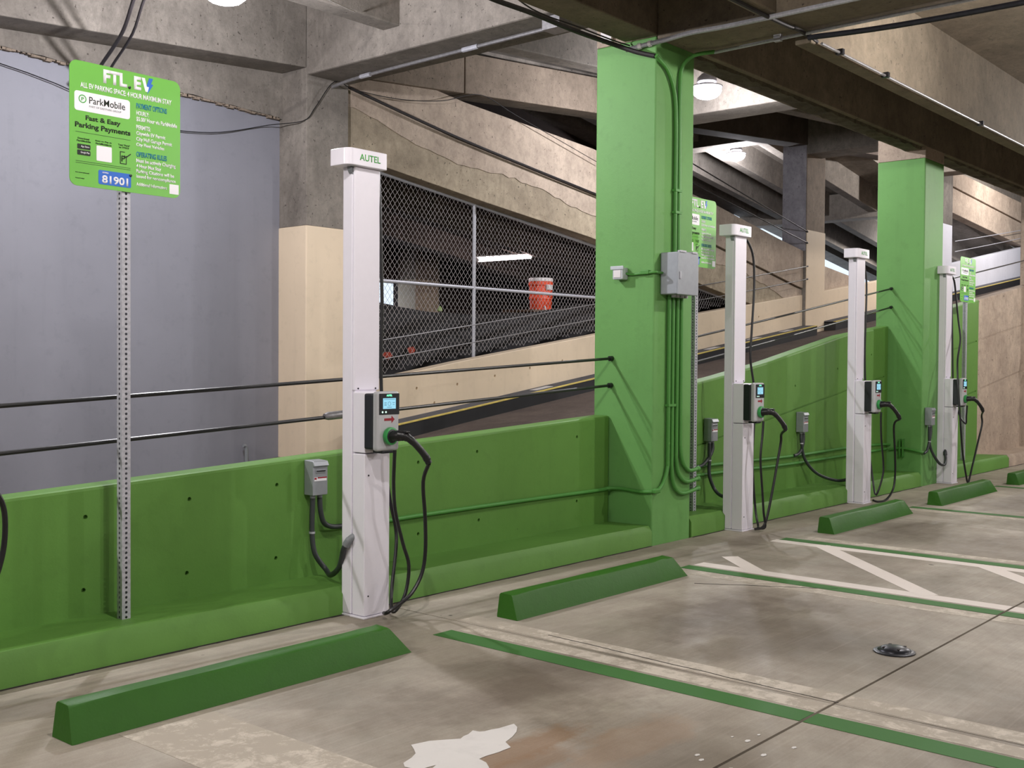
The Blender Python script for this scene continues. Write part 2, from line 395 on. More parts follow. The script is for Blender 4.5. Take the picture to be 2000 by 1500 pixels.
# ---- low green wall and bench kerb along the stalls
WT = [(-3, .50), (2.44, .806), (4.33, .895), (5.73, .96), (7.52, 1.047)]
WT2 = [(8.10, 1.19), (8.75, 1.285), (9.35, 1.36), (10.28, 1.497), (12.13, 1.815), (13.42, 1.96)]
WT3 = [(14.05, 2.05), (16.28, 2.37), (19.4, 2.82), (30, 4.35)]
def lowwall(name, pts, x0, x1, mat, y0=5.38, y1=5.55, inset=.02):
    P = [p for p in pts if x0 < p[0] < x1]; top = [(x0, interp(x0, pts))]+P+[(x1, interp(x1, pts))]
    poly = [(x1, -.2), (x0, -.2)] + top
    return struct(prism(name, poly, 'y', y0, y1, mat, bev=.018, seg=2))
w1 = lowwall('wall_low', WT, -3, 7.515, m_green)
w2 = lowwall('wall_low', WT2, 8.105, 13.415, m_green)
w3 = lowwall('wall_low', WT3, 14.055, 16.78, m_green)
w4 = lowwall('wall_low_bare', WT3, 16.78, 30, m_concw)
c = bmesh.new()
for x, z in [(2.88, .674), (3.496, .711), (4.098, .742), (2.869, .295), (3.48, .298), (4.092, .301), (5.284, .8), (5.287, .309), (5.878, .839), (7.067, .889), (5.9, .34), (7.07, .37)]:
    cyl_y(c, x, z, .014, 5.34, 5.405)
carve(w1, c)
def groove(c, a, b, y=5.38, d=.012, h=.014):
    (x0, z0), (x1, z1) = a, b
    add_prism(c, [(x0, z0-h), (x1, z1-h), (x1, z1+h), (x0, z0+h)], 'y', y-.05, y+d)
c = bmesh.new()
for x, z in [(11.95, 1.432), (9.453, 1.05), (9.107, .8), (10.9, 1.25), (12.9, 1.6)]: cyl_y(c, x, z, .014, 5.34, 5.405)
groove(c, (8.3, .63), (13.3, 1.335), h=.008); carve(w2, c)
c = bmesh.new(); groove(c, (14.3, 1.50), (16.7, 1.83), h=.009); groove(c, (14.3, .79), (16.7, 1.10), h=.009); carve(w3, c)
c = bmesh.new(); groove(c, (16.9, 1.86), (24, 2.82), h=.012); groove(c, (16.9, 1.13), (24, 2.05), h=.012); carve(w4, c)
def bench(x0, x1, mat, z=.175):
    prof = [(4.95, -.1), (4.95, z-.045), (4.985, z), (5.38, z-.01), (5.38, -.1)]
    n = 14; bm = bmesh.new(); rings = []
    for i in range(n+1):
        x = x0+(x1-x0)*i/n
        rings.append([bm.verts.new((x, p[0]+(random.uniform(-.004, .004) if 0 < k < 3 else 0), p[1]+(random.uniform(-.003, .003) if 0 < k < 4 else 0))) for k, p in enumerate(prof)])
    for a, b in zip(rings, rings[1:]):
        for k in range(5): bm.faces.new((a[k], a[(k+1) % 5], b[(k+1) % 5], b[k]))
    bm.faces.new(rings[0][::-1]); bm.faces.new(rings[-1])
    o = obj('kerb', bm, mat, smooth=True); struct(o); return o
b1 = bench(-3, 7.515, m_green, .165); bench(8.125, 13.41, m_green); bench(14.06, 16.84, m_green); bench(16.86, 30, m_concw)

bm = bmesh.new()
for (xa, xb) in ((-3, 7.5), (8.13, 13.4), (14.1, 29)):
    n = int((xb-xa)*9); P = [Vector((xa+(xb-xa)*i/n, 4.944+random.uniform(-.004, .003))) for i in range(n+1)]
    for p, q in zip(P, P[1:]): strip(bm, p, q, random.uniform(.012, .026), .003)
obj('joint', bm, m_joint, fl, label='dark open joint at the foot of the green kerb')
# ---- columns
def column(x0, x1, y0, y1, z0, zs, z1, mlow, mup, drip=False, swell=.0):
    c_ = bpy.data.objects.new('column', None); COL.objects.link(c_); struct(c_); c_.location = (0, 0, 0)
    s_ = swell
    box('column_shaft', (x0-s_, x1+s_, y0-s_, y1+s_, z0, zs), mlow, c_, bev=.012)
    if z1 > zs: box('column_head', (x0, x1, y0, y1, zs, z1), mup, c_, bev=.006)
    return c_
column(7.52, 8.10, 4.955, 5.55, -.1, 4.12, 4.52, m_greencol, m_concw)
wp_ = thing('white_plate', 'small white ribbed plate at the top of the first green column', 'plate', (7.52, 5.44, 4.24)); box('plate', (-.03, -.002, -.06, .05, -.09, .10), m_wlid, wp_, bev=.003); box('rib', (-.036, -.03, -.05, .04, -.005, .01), m_pvc, wp_)
column(13.42, 14.05, 4.955, 5.55, -.1, 3.99, 4.6, m_greencol, m_concw)
column(19.32, 19.95, 5.0, 5.55, -.1, 4.0, 4.9, m_concw, m_concw)
column(7.52, 8.10, 9.375, 9.86, .3, 2.93, 4.7, m_beige, m_conc, swell=.008)
column(13.42, 14.0, 9.40, 9.84, 1.0, 3.6, 5.3, m_beige, m_conc)
c3_ = column(19.32, 20.1, 9.35, 9.84, 1.9, 3.99, 5.75, m_conc, m_concs)
box('column_paint', (19.322, 20.102, 9.338, 9.352, 1.9, 3.99), m_beige, c3_)
box('column_shaft', (19.312, 19.322, 9.36, 9.84, 3.6, 5.74), m_greyc, c3_)
column(26.45, 27.1, 9.34, 9.84, 2.5, 4.82, 6.3, m_whitepaint, m_conc)
column(13.42, 14.0, 13.75, 14.2, -.1, 2.9, 6.9, m_beige, m_concs)

# ---- ramp that climbs to the right behind the low wall
ZR = [(-3, .05), (2, .10), (4.5, .21), (7.5, .42), (9.7, .74), (19.8, 2.08), (34, 3.95)]
def profile_slab(name, pts, y0, y1, th, mat, parent=None, **k):
    poly = [(x, z) for x, z in pts] + [(x, z-th) for x, z in reversed(pts)]
    return prism(name, poly, "y", y0, y1, mat, parent, **k)
struct(profile_slab('floor_ramp', ZR, 5.5, 9.9, .25, m_asph))
CZ = [(8.11, .70), (9.7, .905), (19.3, 2.19)]; CZb = [(20.1, 2.29), (34, 4.12)]
kb = bpy.data.objects.new('curb', None); COL.objects.link(kb); struct(kb)
for seg_ in (CZ, CZb):
    profile_slab('curb_face', [(x, z-.004) for x, z in seg_], 9.10, 9.42, .2, m_curb, kb)
    profile_slab('curb_top', [(x, z+.002) for x, z in seg_], 9.15, 9.42, .02, m_walk, kb)
    profile_slab('yellow_line', [(x, z+.001) for x, z in seg_], 9.095, 9.15, .012, m_yellow, kb)
for x in (11.2, 13.1, 15.6, 17.0, 18.2): 
    z = interp(x, CZ)+.006; prism('curb_patch', [(x, z), (x+.35, z+.047), (x+.35, z+.043), (x, z-.004)], 'y', 9.2, 9.32, m_whiteg, kb)
# parapet between ramp and the bay behind it
PT = [(8.11, 1.20), (8.66, 1.28), (9.94, 1.482), (12.7, 1.865), (15.64, 2.29), (19.3, 2.77)]
PT2 = [(20.1, 2.88), (22.4, 3.18), (26.4, 3.74)]; PT3 = [(27.15, 3.90), (34, 4.95)]
def parapet(pts, mat, name='wall_parapet'):
    poly = pts + [(pts[-1][0], pts[-1][1]-1.1), (pts[0][0], pts[0][1]-1.1)]
    return struct(prism(name, poly, 'y', 9.40, 9.58, mat, bev=.01))
pw = parapet(PT, m_beige); parapet(PT2, m_beige); parapet(PT3, m_whitepaint)
c = bmesh.new()
for x, z in [(9.2, 1.16), (9.9, 1.2), (10.6, 1.3), (11.3, 1.4), (12.0, 1.5), (9.5, .98), (14.9, 1.93), (16.5, 2.15), (17.6, 2.3)]: cyl_y(c, x, z, .02, 9.36, 9.43)
carve(pw, c)
# grey wall and the beam above it (left bay)
struct(box('wall_grey', (-8, 7.52, 9.84, 10.04, -.1, 4.5), m_greywall))
sp = [(-8, 4.55), (4.46, 4.235), (7.52, 4.12), (7.52, 5.0), (-8, 5.0)]
bm = bmesh.new(); n = 60; tp = []
for i in range(n+1):
    x = -2+9.52*i/n; tp.append((x, interp(x, [(-8, 4.55), (4.46, 4.235), (7.52, 4.12)])+random.uniform(-.012, .012)))
add_prism(bm, [(7.52, 5.0), (-2, 5.0)]+tp, 'y', 9.79, 9.9); struct(obj('beam', bm, m_conc))
struct(prism('beam', [(-4, 4.05), (4.27, 4.375), (7.52, 4.605), (7.52, 5.4), (-4, 5.4)], 'y', 9.38, 9.80, m_conc, bev=.01))
# broken mortar and foam under the beam
t = thing('mortar_seam', 'ragged mortar and foam seam between grey wall and beam', 'mortar', (4.5, 9.8, 4.2))
bm = bmesh.new()
for i in range(70):
    x = 4.3+3.2*i/70; z = interp(x, [(4.46, 4.235), (7.52, 4.12)]); s_ = random.uniform(.008, .022)
    add_box(bm, x-s_*1.5, x+s_*1.5, 9.79, 9.835, z-s_*1.4, z)
obj('mortar', bm, m_concs, t, kind='stuff').location = (-4.5, -9.8, -4.2)

# ---- descending ramp behind: fascia, parapet, deck, and the storage bay below it
FB = [(8.10, 3.79), (8.64, 3.727), (10.46, 3.506), (12.68, 3.263), (16.1, 2.704), (19.3, 2.25), (24, 1.6)]
FS = [(8.10, 4.54), (9.9, 4.24), (12.68, 3.89), (15.2, 3.60), (19.1, 2.92), (24, 2.3)]
FT = [(8.10, 4.90), (10.0, 4.69), (12.67, 4.515), (16.1, 4.10), (18.3, 3.74), (20.4, 3.44), (21.8, 3.30), (23.2, 3.10), (24.4, 2.9)]
def band(name, lo, hi, y0, y1, mat, x0, x1, **k):
    xs = sorted({x0, x1, *[p[0] for p in lo+hi if x0 < p[0] < x1]})
    poly = [(x, interp(x, hi)) for x in xs] + [(x, interp(x, lo)) for x in reversed(xs)]
    return struct(prism(name, poly, 'y', y0, y1, mat, **k))
for xa, xb in ((8.105, 13.415), (13.42, 19.315), (20.105, 24.4)):
    d_ = 0 if xa < 20 else .20
    band('beam_fascia', FB, [(x, z-.018) for x, z in FS], 9.44+d_, 9.72+d_, m_fasc, xa, xb, bev=.006)
    band('wall_ramp_parapet', [(x, z+.0) for x, z in FS], FT, 9.40+d_, 9.56+d_, m_concw, xa, xb, bev=.008)
    if xa < 19:   # smoother upper coat with a ragged lower edge
        n = 44; xs_ = [xa+(xb-xa)*i/n for i in range(n+1)]
        lo_ = [(x, interp(x, FS)-.27-.05*math.sin(x*2.1)+random.uniform(-.02, .02)) for x in xs_]
        band('fascia_coat', lo_, [(x, z-.03) for x, z in FS], 9.430, 9.445, m_concw, xa, xb)
DK = [(x, z-.05) for x, z in FS]
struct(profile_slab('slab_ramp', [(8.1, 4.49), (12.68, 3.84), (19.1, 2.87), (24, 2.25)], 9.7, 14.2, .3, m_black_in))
for y in (10.9, 12.3):
    struct(profile_slab('beam', [(8.1, 4.2), (12.68, 3.6), (19.1, 2.6), (24, 1.98)], y, y+.25, .4, m_dark))
# walls of the storage bay
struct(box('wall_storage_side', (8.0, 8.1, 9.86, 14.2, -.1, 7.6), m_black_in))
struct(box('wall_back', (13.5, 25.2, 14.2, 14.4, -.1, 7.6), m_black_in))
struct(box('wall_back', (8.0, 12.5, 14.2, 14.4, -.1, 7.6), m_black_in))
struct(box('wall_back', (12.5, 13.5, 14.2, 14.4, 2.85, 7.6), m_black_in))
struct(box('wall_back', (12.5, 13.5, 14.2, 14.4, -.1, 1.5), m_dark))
struct(box('wall_back', (25.2, 42, 14.2, 14.4, -.1, 2.2), m_conc))
struct(box('wall_end', (41.8, 42, -14, 14.4, -.1, 8), m_conc))
struct(box('wall_left', (-10.2, -10, -14, 14.4, -.1, 8), m_conc))
struct(box('wall_rear', (-10, 42, -14.2, -14, -.1, 8), m_conc))
# upper level over the descending ramp
UC = lambda x: 4.95+.14*(26.5-x)
struct(profile_slab('ceiling_upper', [(8.0, UC(8)+.85), (42, UC(42)+.85)], 9.8, 14.4, .3, m_conc))
struct(profile_slab('beam', [(8.1, UC(8.1)+.6), (36, UC(36)+.6)], 13.7, 14.2, .45, m_conc))
for y in (10.55, 11.75, 12.9):
    struct(profile_slab('beam', [(8.1, UC(8.1)+.6), (36, UC(36)+.6)], y, y+.22, .6, m_conc, bev=.01))
for x in (13.42, 19.4, 25.5): struct(box('beam', (x, x+.5, 9.85, 14.2, UC(x+.5)-.05, UC(x)+.5), m_conc, bev=.01))
# second descending deck edge seen far right
struct(prism('beam_fascia', [(24.2, 5.4), (26.9, 5.20), (33, 4.83), (36, 4.65), (36, 5.3), (33, 5.45), (26.9, 5.80), (24.2, 5.95)], 'y', 9.44, 9.7, m_concw, bev=.01))
struct(prism('wall_ramp_parapet', [(24.2, 5.97), (26.9, 5.82), (33, 5.47), (36, 5.32), (36, 5.95), (33, 6.0), (26.9, 6.2), (24.2, 6.3)], 'y', 9.40, 9.56, m_concw, bev=.01))

struct(prism('wall_upper', [(7.6, 5.35), (24, 6.1), (30, 6.15), (42, 6.0), (42, 9.6), (7.6, 9.6)], 'y', 9.74, 9.86, m_conc))  # wall added to stop sky light leaking between the two ceilings
# ---- deck beams and slab over the climbing ramp
RC = lambda x: .073*max(0, x-7.5)
ceiling_pts = [(-10, 5.3), (7.5, 5.3), (20, 5.3+RC(20)), (42, 5.3+RC(42))]
struct(profile_slab('ceiling_ramp', [(x, z+.3) for x, z in ceiling_pts], 5.25, 9.85, .3, m_conc))
for x0, zb in ((7.52, 4.53), (13.42, 4.96), (19.32, 5.40), (25.2, 5.8)):
    struct(box('beam', (x0, x0+.6, 5.5, 9.40, zb, zb+1.0), m_conc, bev=.02))
for ya in (6.35, 7.95):
    struct(box('beam', (-8, 7.53, ya, ya+.24, 4.77, 5.35), m_conc, bev=.015))
    for xa, xb in ((8.1, 13.43), (14.0, 19.33), (19.9, 25.2)):
        z0, z1 = 4.80+RC(xa), 4.80+RC(xb)
        struct(prism('beam', [(xa, z0), (xb, z1), (xb, z1+.6), (xa, z0+.6)], 'y', ya, ya+.24, m_conc, bev=.015))
for xa, xb in ((8.105, 9.93), (9.945, 13.42), (14.0, 19.33), (19.9, 26)):
    kb_ = lambda x: 4.63+.085*(x-8.2)
    struct(prism('beam', [(xa, kb_(xa)), (xb, kb_(xb)), (xb, kb_(xb)+.5), (xa, kb_(xa)+.5)], 'y', 9.34, 9.72, m_concs if xa < 13 else m_dark, bev=.01))
# ---- parking bay: girder on the columns, cross beam, joists, slab
struct(box('ceiling', (-10, 42, -14, 5.3, 4.745, 5.0), m_concd))
struct(box('beam_girder', (-10, 42, 4.95, 5.27, 4.125, 5.6), m_concd, bev=.01))
bm = bmesh.new(); n = 220; rows = []
for i in range(n+1):
    x = 8.1+22*i/n
    rows.append([bm.verts.new((x, y, 4.135 if k in (0, 3) else 4.135-z_+random.uniform(-.018, .012))) for k, (y, z_) in enumerate(((5.0, 0), (5.01, .035), (5.2, .03), (5.24, 0)))])
for a, b in zip(rows, rows[1:]):
    for k in range(3): bm.faces.new((a[k], b[k], b[k+1], a[k+1]))
struct(obj('beam_underside', bm, m_rough))
struct(box('beam_cross', (7.52, 8.10, -13.9, 4.95, 4.09, 4.8), m_concd, bev=.012))
for y in (3.90, 1.9, -.1, -2.1, -4.1):
    struct(box('beam_joist', (8.1, 42, y, y+.14, 4.005, 4.78), m_concd, bev=.012))
    struct(box('beam_joist', (-10, 7.52, y, y+.14, 4.09, 4.78), m_concd, bev=.012))

# ================================================================== CHARGERS
def make_charger():
    r = thing('ev_charger', 'white ev charger', 'ev charger')
    # local origin: front left corner of the base plate on the floor; +X along the wall, +Y towards it
    box('base_plate', (-.008, .206, -.008, .200, 0, .012), m_white, r, bev=.003)
    bm = bmesh.new(); add_box(bm, 0, .197, 0, .105, .014, .955); obj('lower_cover', bm, m_white, r, bev=.006)
    bm = bmesh.new(); add_box(bm, .0, .197, .0, .105, .960, 1.31); obj('mounting_cover', bm, m_white, r, bev=.006)
    bm = bmesh.new()
    add_box(bm, -.002, .194, .112, .196, .014, 2.62); add_box(bm, .01, .18, .1, .12, .02, 2.6)
    obj('mast', bm, m_white, r, bev=.006)
    box('mast_cover', (0, .197, .094, .111, 1.32, 2.615), m_white, r, bev=.005)
    # head: rounded front corners
    bm = bmesh.new(); P = []
    x0, x1, y0, y1, rad = -.082, .222, .058, .215, .045
    for cx, cy, a0 in ((x0+rad, y0+rad, 180), (x1-.012, y0+.012, 270)):
        rd = rad if cx < 0 else .012
        for i in range(7): a = math.radians(a0+90*i/6); P.append((cx+rd*math.cos(a), cy+rd*math.sin(a)))
    P += [(x1, y1), (x0, y1)]
    add_prism(bm, P, 'z', 2.615, 2.712); h = obj('head', bm, m_white, r, smooth=True, bev=.004)
    lettering('lettering', [('AUTEL', .005, 2.684, .165, 2.646)], y0-.0012, m_sgrn, r, .012)
    lathe('cable_pulley', [(.001, .02), (.05, .02), (.05, .05), (.001, .05)], (.03, .03+.058, 2.61), m_pvc, r, 16, 'y')
    for x, y, z in ((.05, .0, 1.335), (.15, .0, 1.335)):
        pass
    for x, z, y in ((.03, 1.33, .090), (.165, 1.33, .090), (.03, .83, -.003), (.03, .13, -.003)):
        lathe('screw', [(.001, 0), (.005, 0), (.005, .006), (.001, .006)], (x, y, z), m_drain, r, 8, 'y')
    # wall box unit
    box('unit_back', (-.008, .150, -.075, 0.0, .985, 1.305), m_blackm, r, bev=.01)
    fr = box('unit_front', (-.010, .162, -.118, -.072, .977, 1.318), m_whiteg, r, bev=.016, seg=3)
    d = box('display_panel', (.002, .158, -.1205, -.1165, 1.185, 1.306), m_blackm, r, bev=.003)
    sc = box('display', (.030, .128, -.1220, -.1200, 1.218, 1.279), m_screen, d)
    bm = bmesh.new()
    for k in range(16):
        a, b = 2*math.pi*k/16, 2*math.pi*(k+1)/16
        vs_ = [bm.verts.new((.078+q*math.cos(t), -.1222, 1.247+q*math.sin(t))) for q, t in ((.012, a), (.012, b), (.0102, b), (.0102, a))]; bm.faces.new(vs_)
    for (xa, xb, za) in ((.038, .056, 1.252), (.038, .056, 1.245), (.038, .056, 1.238), (.102, .12, 1.252), (.104, .118, 1.241), (.06, .096, 1.226), (.036, .122, 1.272)):
        add_box(bm, xa, xb, -.1224, -.1218, za, za+.0022)
    obj('icon', bm, m_scrtxt, d)
    lettering('lit_logo', [('AUTEL', .056, 1.300, .100, 1.289)], -.1222, m_led, d, .03)
    for x in (.026, .052): lathe('status_light', [(.001, -.002), (.0055, -.002), (.0055, 0), (.001, 0)], (x, -.1203, 1.200), m_wled, d, 12, 'y')
    prism('arrow_decal', [(.042, 1.150), (.098, 1.150), (.098, 1.136), (.122, 1.157), (.098, 1.178), (.098, 1.164), (.042, 1.164)], 'y', -.1192, -.1175, m_red, r)
    # connector plugged into the holster
    c0 = (.078, 0, 1.062)
    lathe('holster_ring', [(.046, -.118), (.052, -.128), (.050, -.145), (.040, -.148), (.040, -.118)], c0, m_ring, r, 28, 'y')
    lathe('holster_socket', [(.001, -.118), (.040, -.118), (.040, -.146), (.032, -.150), (.001, -.150)], c0, m_blackm, r, 24, 'y')
    cn = tube('connector', [(.078, -.14, 1.062), (.088, -.175, 1.066), (.108, -.205, 1.064), (.128, -.228, 1.052), (.158, -.25, 1.02), (.192, -.272, .975), (.216, -.285, .940)], [.031, .031, .028, .025, .022, .020, .020, .021, .019], m_black, r, 14)
    box('latch', (.10, .135, -.236, -.196, 1.082, 1.094), m_black, cn, bev=.004)
    tube('strain_relief', [(.212, -.283, .946), (.222, -.288, .925), (.230, -.292, .905)], [.023, .020, .015], m_black, cn, 12)
    box('cable_bracket', (.035, .12, -.11, -.03, .962, .978), m_blackm, r, bev=.003)
    return r
CH0 = make_charger()
CHX = [(4.25, 4.766), (8.69, 4.78), (11.28, 4.775), (13.95, 4.77), (1.70, 4.766)]
CHL = ['nearest tall white ev charger post, in front of the beige far column',
       'white ev charger post right of the first green column behind the hatched aisle',
       'white ev charger post between the two green columns, beside the low wall',
       'white ev charger post standing just in front of the second green column',
       'ev charger post at the left edge, only its black cable loop showing']
CHG = []
def cab(pts, y0=4.766): return pts
CAB = {
 0: [[(.105, -.14, .98), (.105, -.135, .90), (.125, -.11, .77), (.14, -.11, .62), (.20, -.11, .43), (.25, -.11, .29), (.222, -.11, .13), (.146, -.11, .045), (.15, -.07, .05), (.19, -.03, .16), (.25, .0, .38), (.265, .02, .50), (.235, .03, .64), (.216, .045, .8), (.214, .06, 1.0), (.212, .085, 1.2), (.214, .10, 1.5), (.222, .10, 1.8), (.210, .10, 2.17), (.200, .10, 2.4), (.205, .12, 2.62)],
     [(.230, -.292, .905), (.275, -.20, .79), (.322, -.17, .575), (.336, -.16, .377), (.308, -.16, .245), (.225, -.16, .14), (.125, -.15, .085), (.06, -.13, .05), (.10, -.06, .03)]],
 1: [[(.105, -.14, .98), (.09, -.14, .85), (.06, -.14, .65), (.10, -.14, .37), (.13, -.14, .17), (.16, -.14, .04), (.10, -.1, .035), (.20, -.05, .04), (.235, 0, .2), (.25, .04, .6), (.31, .06, .95), (.34, .08, 1.25), (.30, .10, 1.53), (.317, .10, 1.77), (.355, .10, 2.18), (.33, .10, 2.45), (.25, .11, 2.58), (.18, .12, 2.62)],
     [(.230, -.292, .905), (.33, -.20, .86), (.38, -.17, .78), (.33, -.16, .58), (.24, -.16, .33), (.17, -.15, .12), (.13, -.13, .04), (.05, -.1, .03)]],
 2: [[(.105, -.14, .98), (.10, -.14, .9), (.12, -.14, .7), (.18, -.14, .45), (.17, -.14, .3), (.10, -.1, .10), (.2, -.02, .25), (.22, .05, .7), (.215, .08, 1.2), (.205, .09, 1.6), (.22, .09, 2.0), (.25, .1, 2.35), (.22, .11, 2.52), (.19, .12, 2.6)],
     [(.230, -.292, .905), (.31, -.20, .84), (.42, -.17, .55), (.46, -.16, .31), (.41, -.16, .14), (.25, -.15, .04), (.1, -.12, .03), (.02, -.1, .05)]],
 3: [[(.105, -.14, .98), (.11, -.13, .85), (.16, -.1, .7), (.19, -.0, .8), (.21, .06, 1.1), (.215, .08, 1.4), (.205, .09, 1.9), (.2, .11, 2.55)],
     [(.230, -.292, .905), (.36, -.2, .83), (.38, -.17, .72), (.25, -.16, .46), (.10, -.16, .16), (.03, -.15, .025), (-.06, -.14, .18), (-.20, -.14, .50), (-.33, -.15, .95), (-.40, -.15, 1.44), (-.39, -.14, 1.87), (-.30, -.05, 2.3), (-.16, -.02, 2.5), (.0, .05, 2.60)]],
}
CAB[3] = [CAB[2][0][:1] + [(.11, -.13, .85), (.15, -.11, .75), (.19, -.02, .85), (.21, .06, 1.1), (.215, .08, 1.4), (.205, .09, 1.9), (.2, .11, 2.58)],
          [(.230, -.292, .905), (.34, -.24, .85), (.36, -.24, .74), (.28, -.22, .52), (.14, -.2, .22), (.06, -.18, .03), (-.01, -.17, .16), (-.08, -.15, .45), (-.10, -.12, .9), (-.07, -.08, 1.3), (.0, -.05, 1.55), (.18, -.02, 1.8), (.30, .05, 2.05), (.35, .10, 2.35), (.30, .11, 2.55), (.2, .12, 2.62)]]
CAB[4] = [CAB[0][0], [(.230, -.292, .905), (.30, -.20, .99), (.39, -.17, .90), (.41, -.16, .77), (.385, -.16, .62), (.30, -.16, .40), (.225, -.16, .14), (.125, -.15, .085), (.06, -.13, .05), (.10, -.06, .03)]]
for i, (x, y) in enumerate(CHX):
    c_ = CH0 if i == 0 else copy_tree(CH0)
    c_.location = (x, y, 0); c_['label'] = CHL[i]; c_['group'] = 'ev charger posts along the green wall'; CHG.append(c_)
for i, c_ in enumerate(CHG):
    for k, pts in enumerate(CAB[i]):
        tube('charging_cable', pts, .0115 if k else .0105, m_black, c_, 8, k=5)

# ---- disconnect switches with flexible conduit
def make_disconnect():
    r = thing('disconnect_switch', '', 'electrical box')
    bm = bmesh.new(); add_prism(bm, [(-.085, 0), (-.085, .175), (-.1, .18), (-.085, .21), (0, .215), (0, 0)], 'x', 0, .115)
    obj('enclosure', bm, m_boxg, r, bev=.004)
    box('lever_recess', (.022, .096, -.0885, -.084, .135, .157), m_boxg, r, bev=.002)
    box('lever', (.026, .092, -.094, -.088, .146, .154), m_blackm, r, bev=.002)
    lb = box('warning_label', (.010, .105, -.0872, -.0848, .088, .112), m_swhite, r)
    box('warning_stripe', (.034, .105, -.0880, -.0870, .104, .112), m_red, lb)
    box('warning_stripe', (.010, .026, -.0880, -.0870, .098, .110), m_red, lb)
    for x in (.03, .085): lathe('conduit_fitting', [(.001, -.028), (.015, -.028), (.017, -.01), (.017, 0), (.001, 0)], (x, -.045, 0), m_pvc, r, 12)
    return r
DS0 = make_disconnect()
DSP = [(4.30, 5.375, .665, 'grey disconnect switch on the low green wall, left of the nearest charger'),
       (9.02, 5.375, .755, 'grey disconnect switch on the green wall behind the second charger and sign post'),
       (10.92, 5.375, .755, 'grey disconnect switch on the green wall left of the third charger'),
       (13.50, 4.95, .745, 'grey disconnect switch mounted on the second green column')]
FLX = [ [[(.03, -.045, -.02), (.022, -.05, -.23), (.03, -.07, -.36), (.08, -.11, -.455), (.03, -.22, -.47), (-.04, -.38, -.39), (-.075, -.46, -.27), (-.066, -.49, -.225)],
         [(.085, -.045, -.02), (.088, -.05, -.10), (.12, -.045, -.18), (.20, -.035, -.215), (.32, -.03, -.22)]],
        [[(.03, -.045, -.02), (.025, -.05, -.18), (.01, -.06, -.32), (.04, -.10, -.45), (.0, -.2, -.5), (-.1, -.34, -.47), (-.17, -.42, -.36)],
         [(.085, -.045, -.02), (.08, -.05, -.08), (.03, -.045, -.15), (-.08, -.035, -.22), (-.2, -.03, -.23)]],
        [[(.03, -.045, -.02), (.03, -.05, -.12), (.10, -.06, -.30), (.28, -.12, -.46), (.50, -.25, -.54), (.56, -.38, -.50), (.50, -.47, -.40), (.425, -.500, -.33)],
         [(.085, -.045, -.02), (.075, -.05, -.10), (.04, -.045, -.19), (-.03, -.035, -.235), (-.10, -.03, -.245)]],
        [[(.03, -.045, -.02), (.03, -.05, -.20), (.07, -.07, -.33), (.2, -.11, -.47), (.32, -.13, -.50), (.40, -.12, -.45), (.44, -.10, -.36)],
         [(.085, -.045, -.02), (.07, -.05, -.10), (.02, -.05, -.22), (-.02, -.04, -.31), (-.09, -.03, -.34)]]]
DS = []
for i, (x, y, z, lab) in enumerate(DSP):
    d = DS0 if i == 0 else copy_tree(DS0)
    d.location = (x, y, z); d['label'] = lab; d['group'] = 'disconnect switches beside the chargers'; DS.append(d)
for i, d in enumerate(DS):
    for pts in FLX[i]: tube('flexible_conduit', pts, .0165, m_flex, d, 10, k=6)
    e = Vector(FLX[i][0][-1]); e2 = Vector(FLX[i][0][-2]); dr = (e-e2).normalized()
    hub = tube('conduit_elbow', [e-dr*.03, e+dr*.02, e+dr*.035+Vector((.03, 0, .004)), e+dr*.035+Vector((.055, 0, .004))], [.023, .019, .017, .020], m_pvc if i == 0 else m_flex, d, 12)
    p = FLX[i][0][1]; tube('clamp', [(p[0], p[1], p[2]-.006), (p[0], p[1], p[2]+.006)], .0195, m_galv, d, 12, False)

# ================================================================== SIGNS
def perforated_post(h, s=.048, pitch=.0254, r=.0072):
    bm = bmesh.new(); n = int(h/pitch); hw = s/2
    for side in range(4):
        a = side*math.pi/2; ca, sa = round(math.cos(a)), round(math.sin(a))
        def T(u, z): return (ca*u - sa*(-hw), sa*u + ca*(-hw), z)
        for i in range(n):
            z0 = i*pitch; zc = z0+pitch/2
            sq = [(-hw, z0), (0, z0), (hw, z0), (hw, zc), (hw, z0+pitch), (0, z0+pitch), (-hw, z0+pitch), (-hw, zc)]
            ci = [(r*math.cos(math.radians(225+45*k)), zc+r*math.sin(math.radians(225+45*k))) for k in range(8)]
            A = [bm.verts.new(T(*p)) for p in sq]; Cc = [bm.verts.new(T(*p)) for p in ci]
            for k in range(8): bm.faces.new((A[k], A[(k+1) % 8], Cc[(k+1) % 8], Cc[k]))
    bmesh.ops.remove_doubles(bm, verts=bm.verts, dist=.0003)
    return bm
def rrect(x0, x1, z0, z1, r, n=6):
    P = []
    for cx, cz, a0 in ((x1-r, z1-r, 0), (x0+r, z1-r, 90), (x0+r, z0+r, 180), (x1-r, z0+r, 270)):
        for i in range(n+1): a = math.radians(a0+90*i/n); P.append((cx+r*math.cos(a), cz+r*math.sin(a)))
    return P
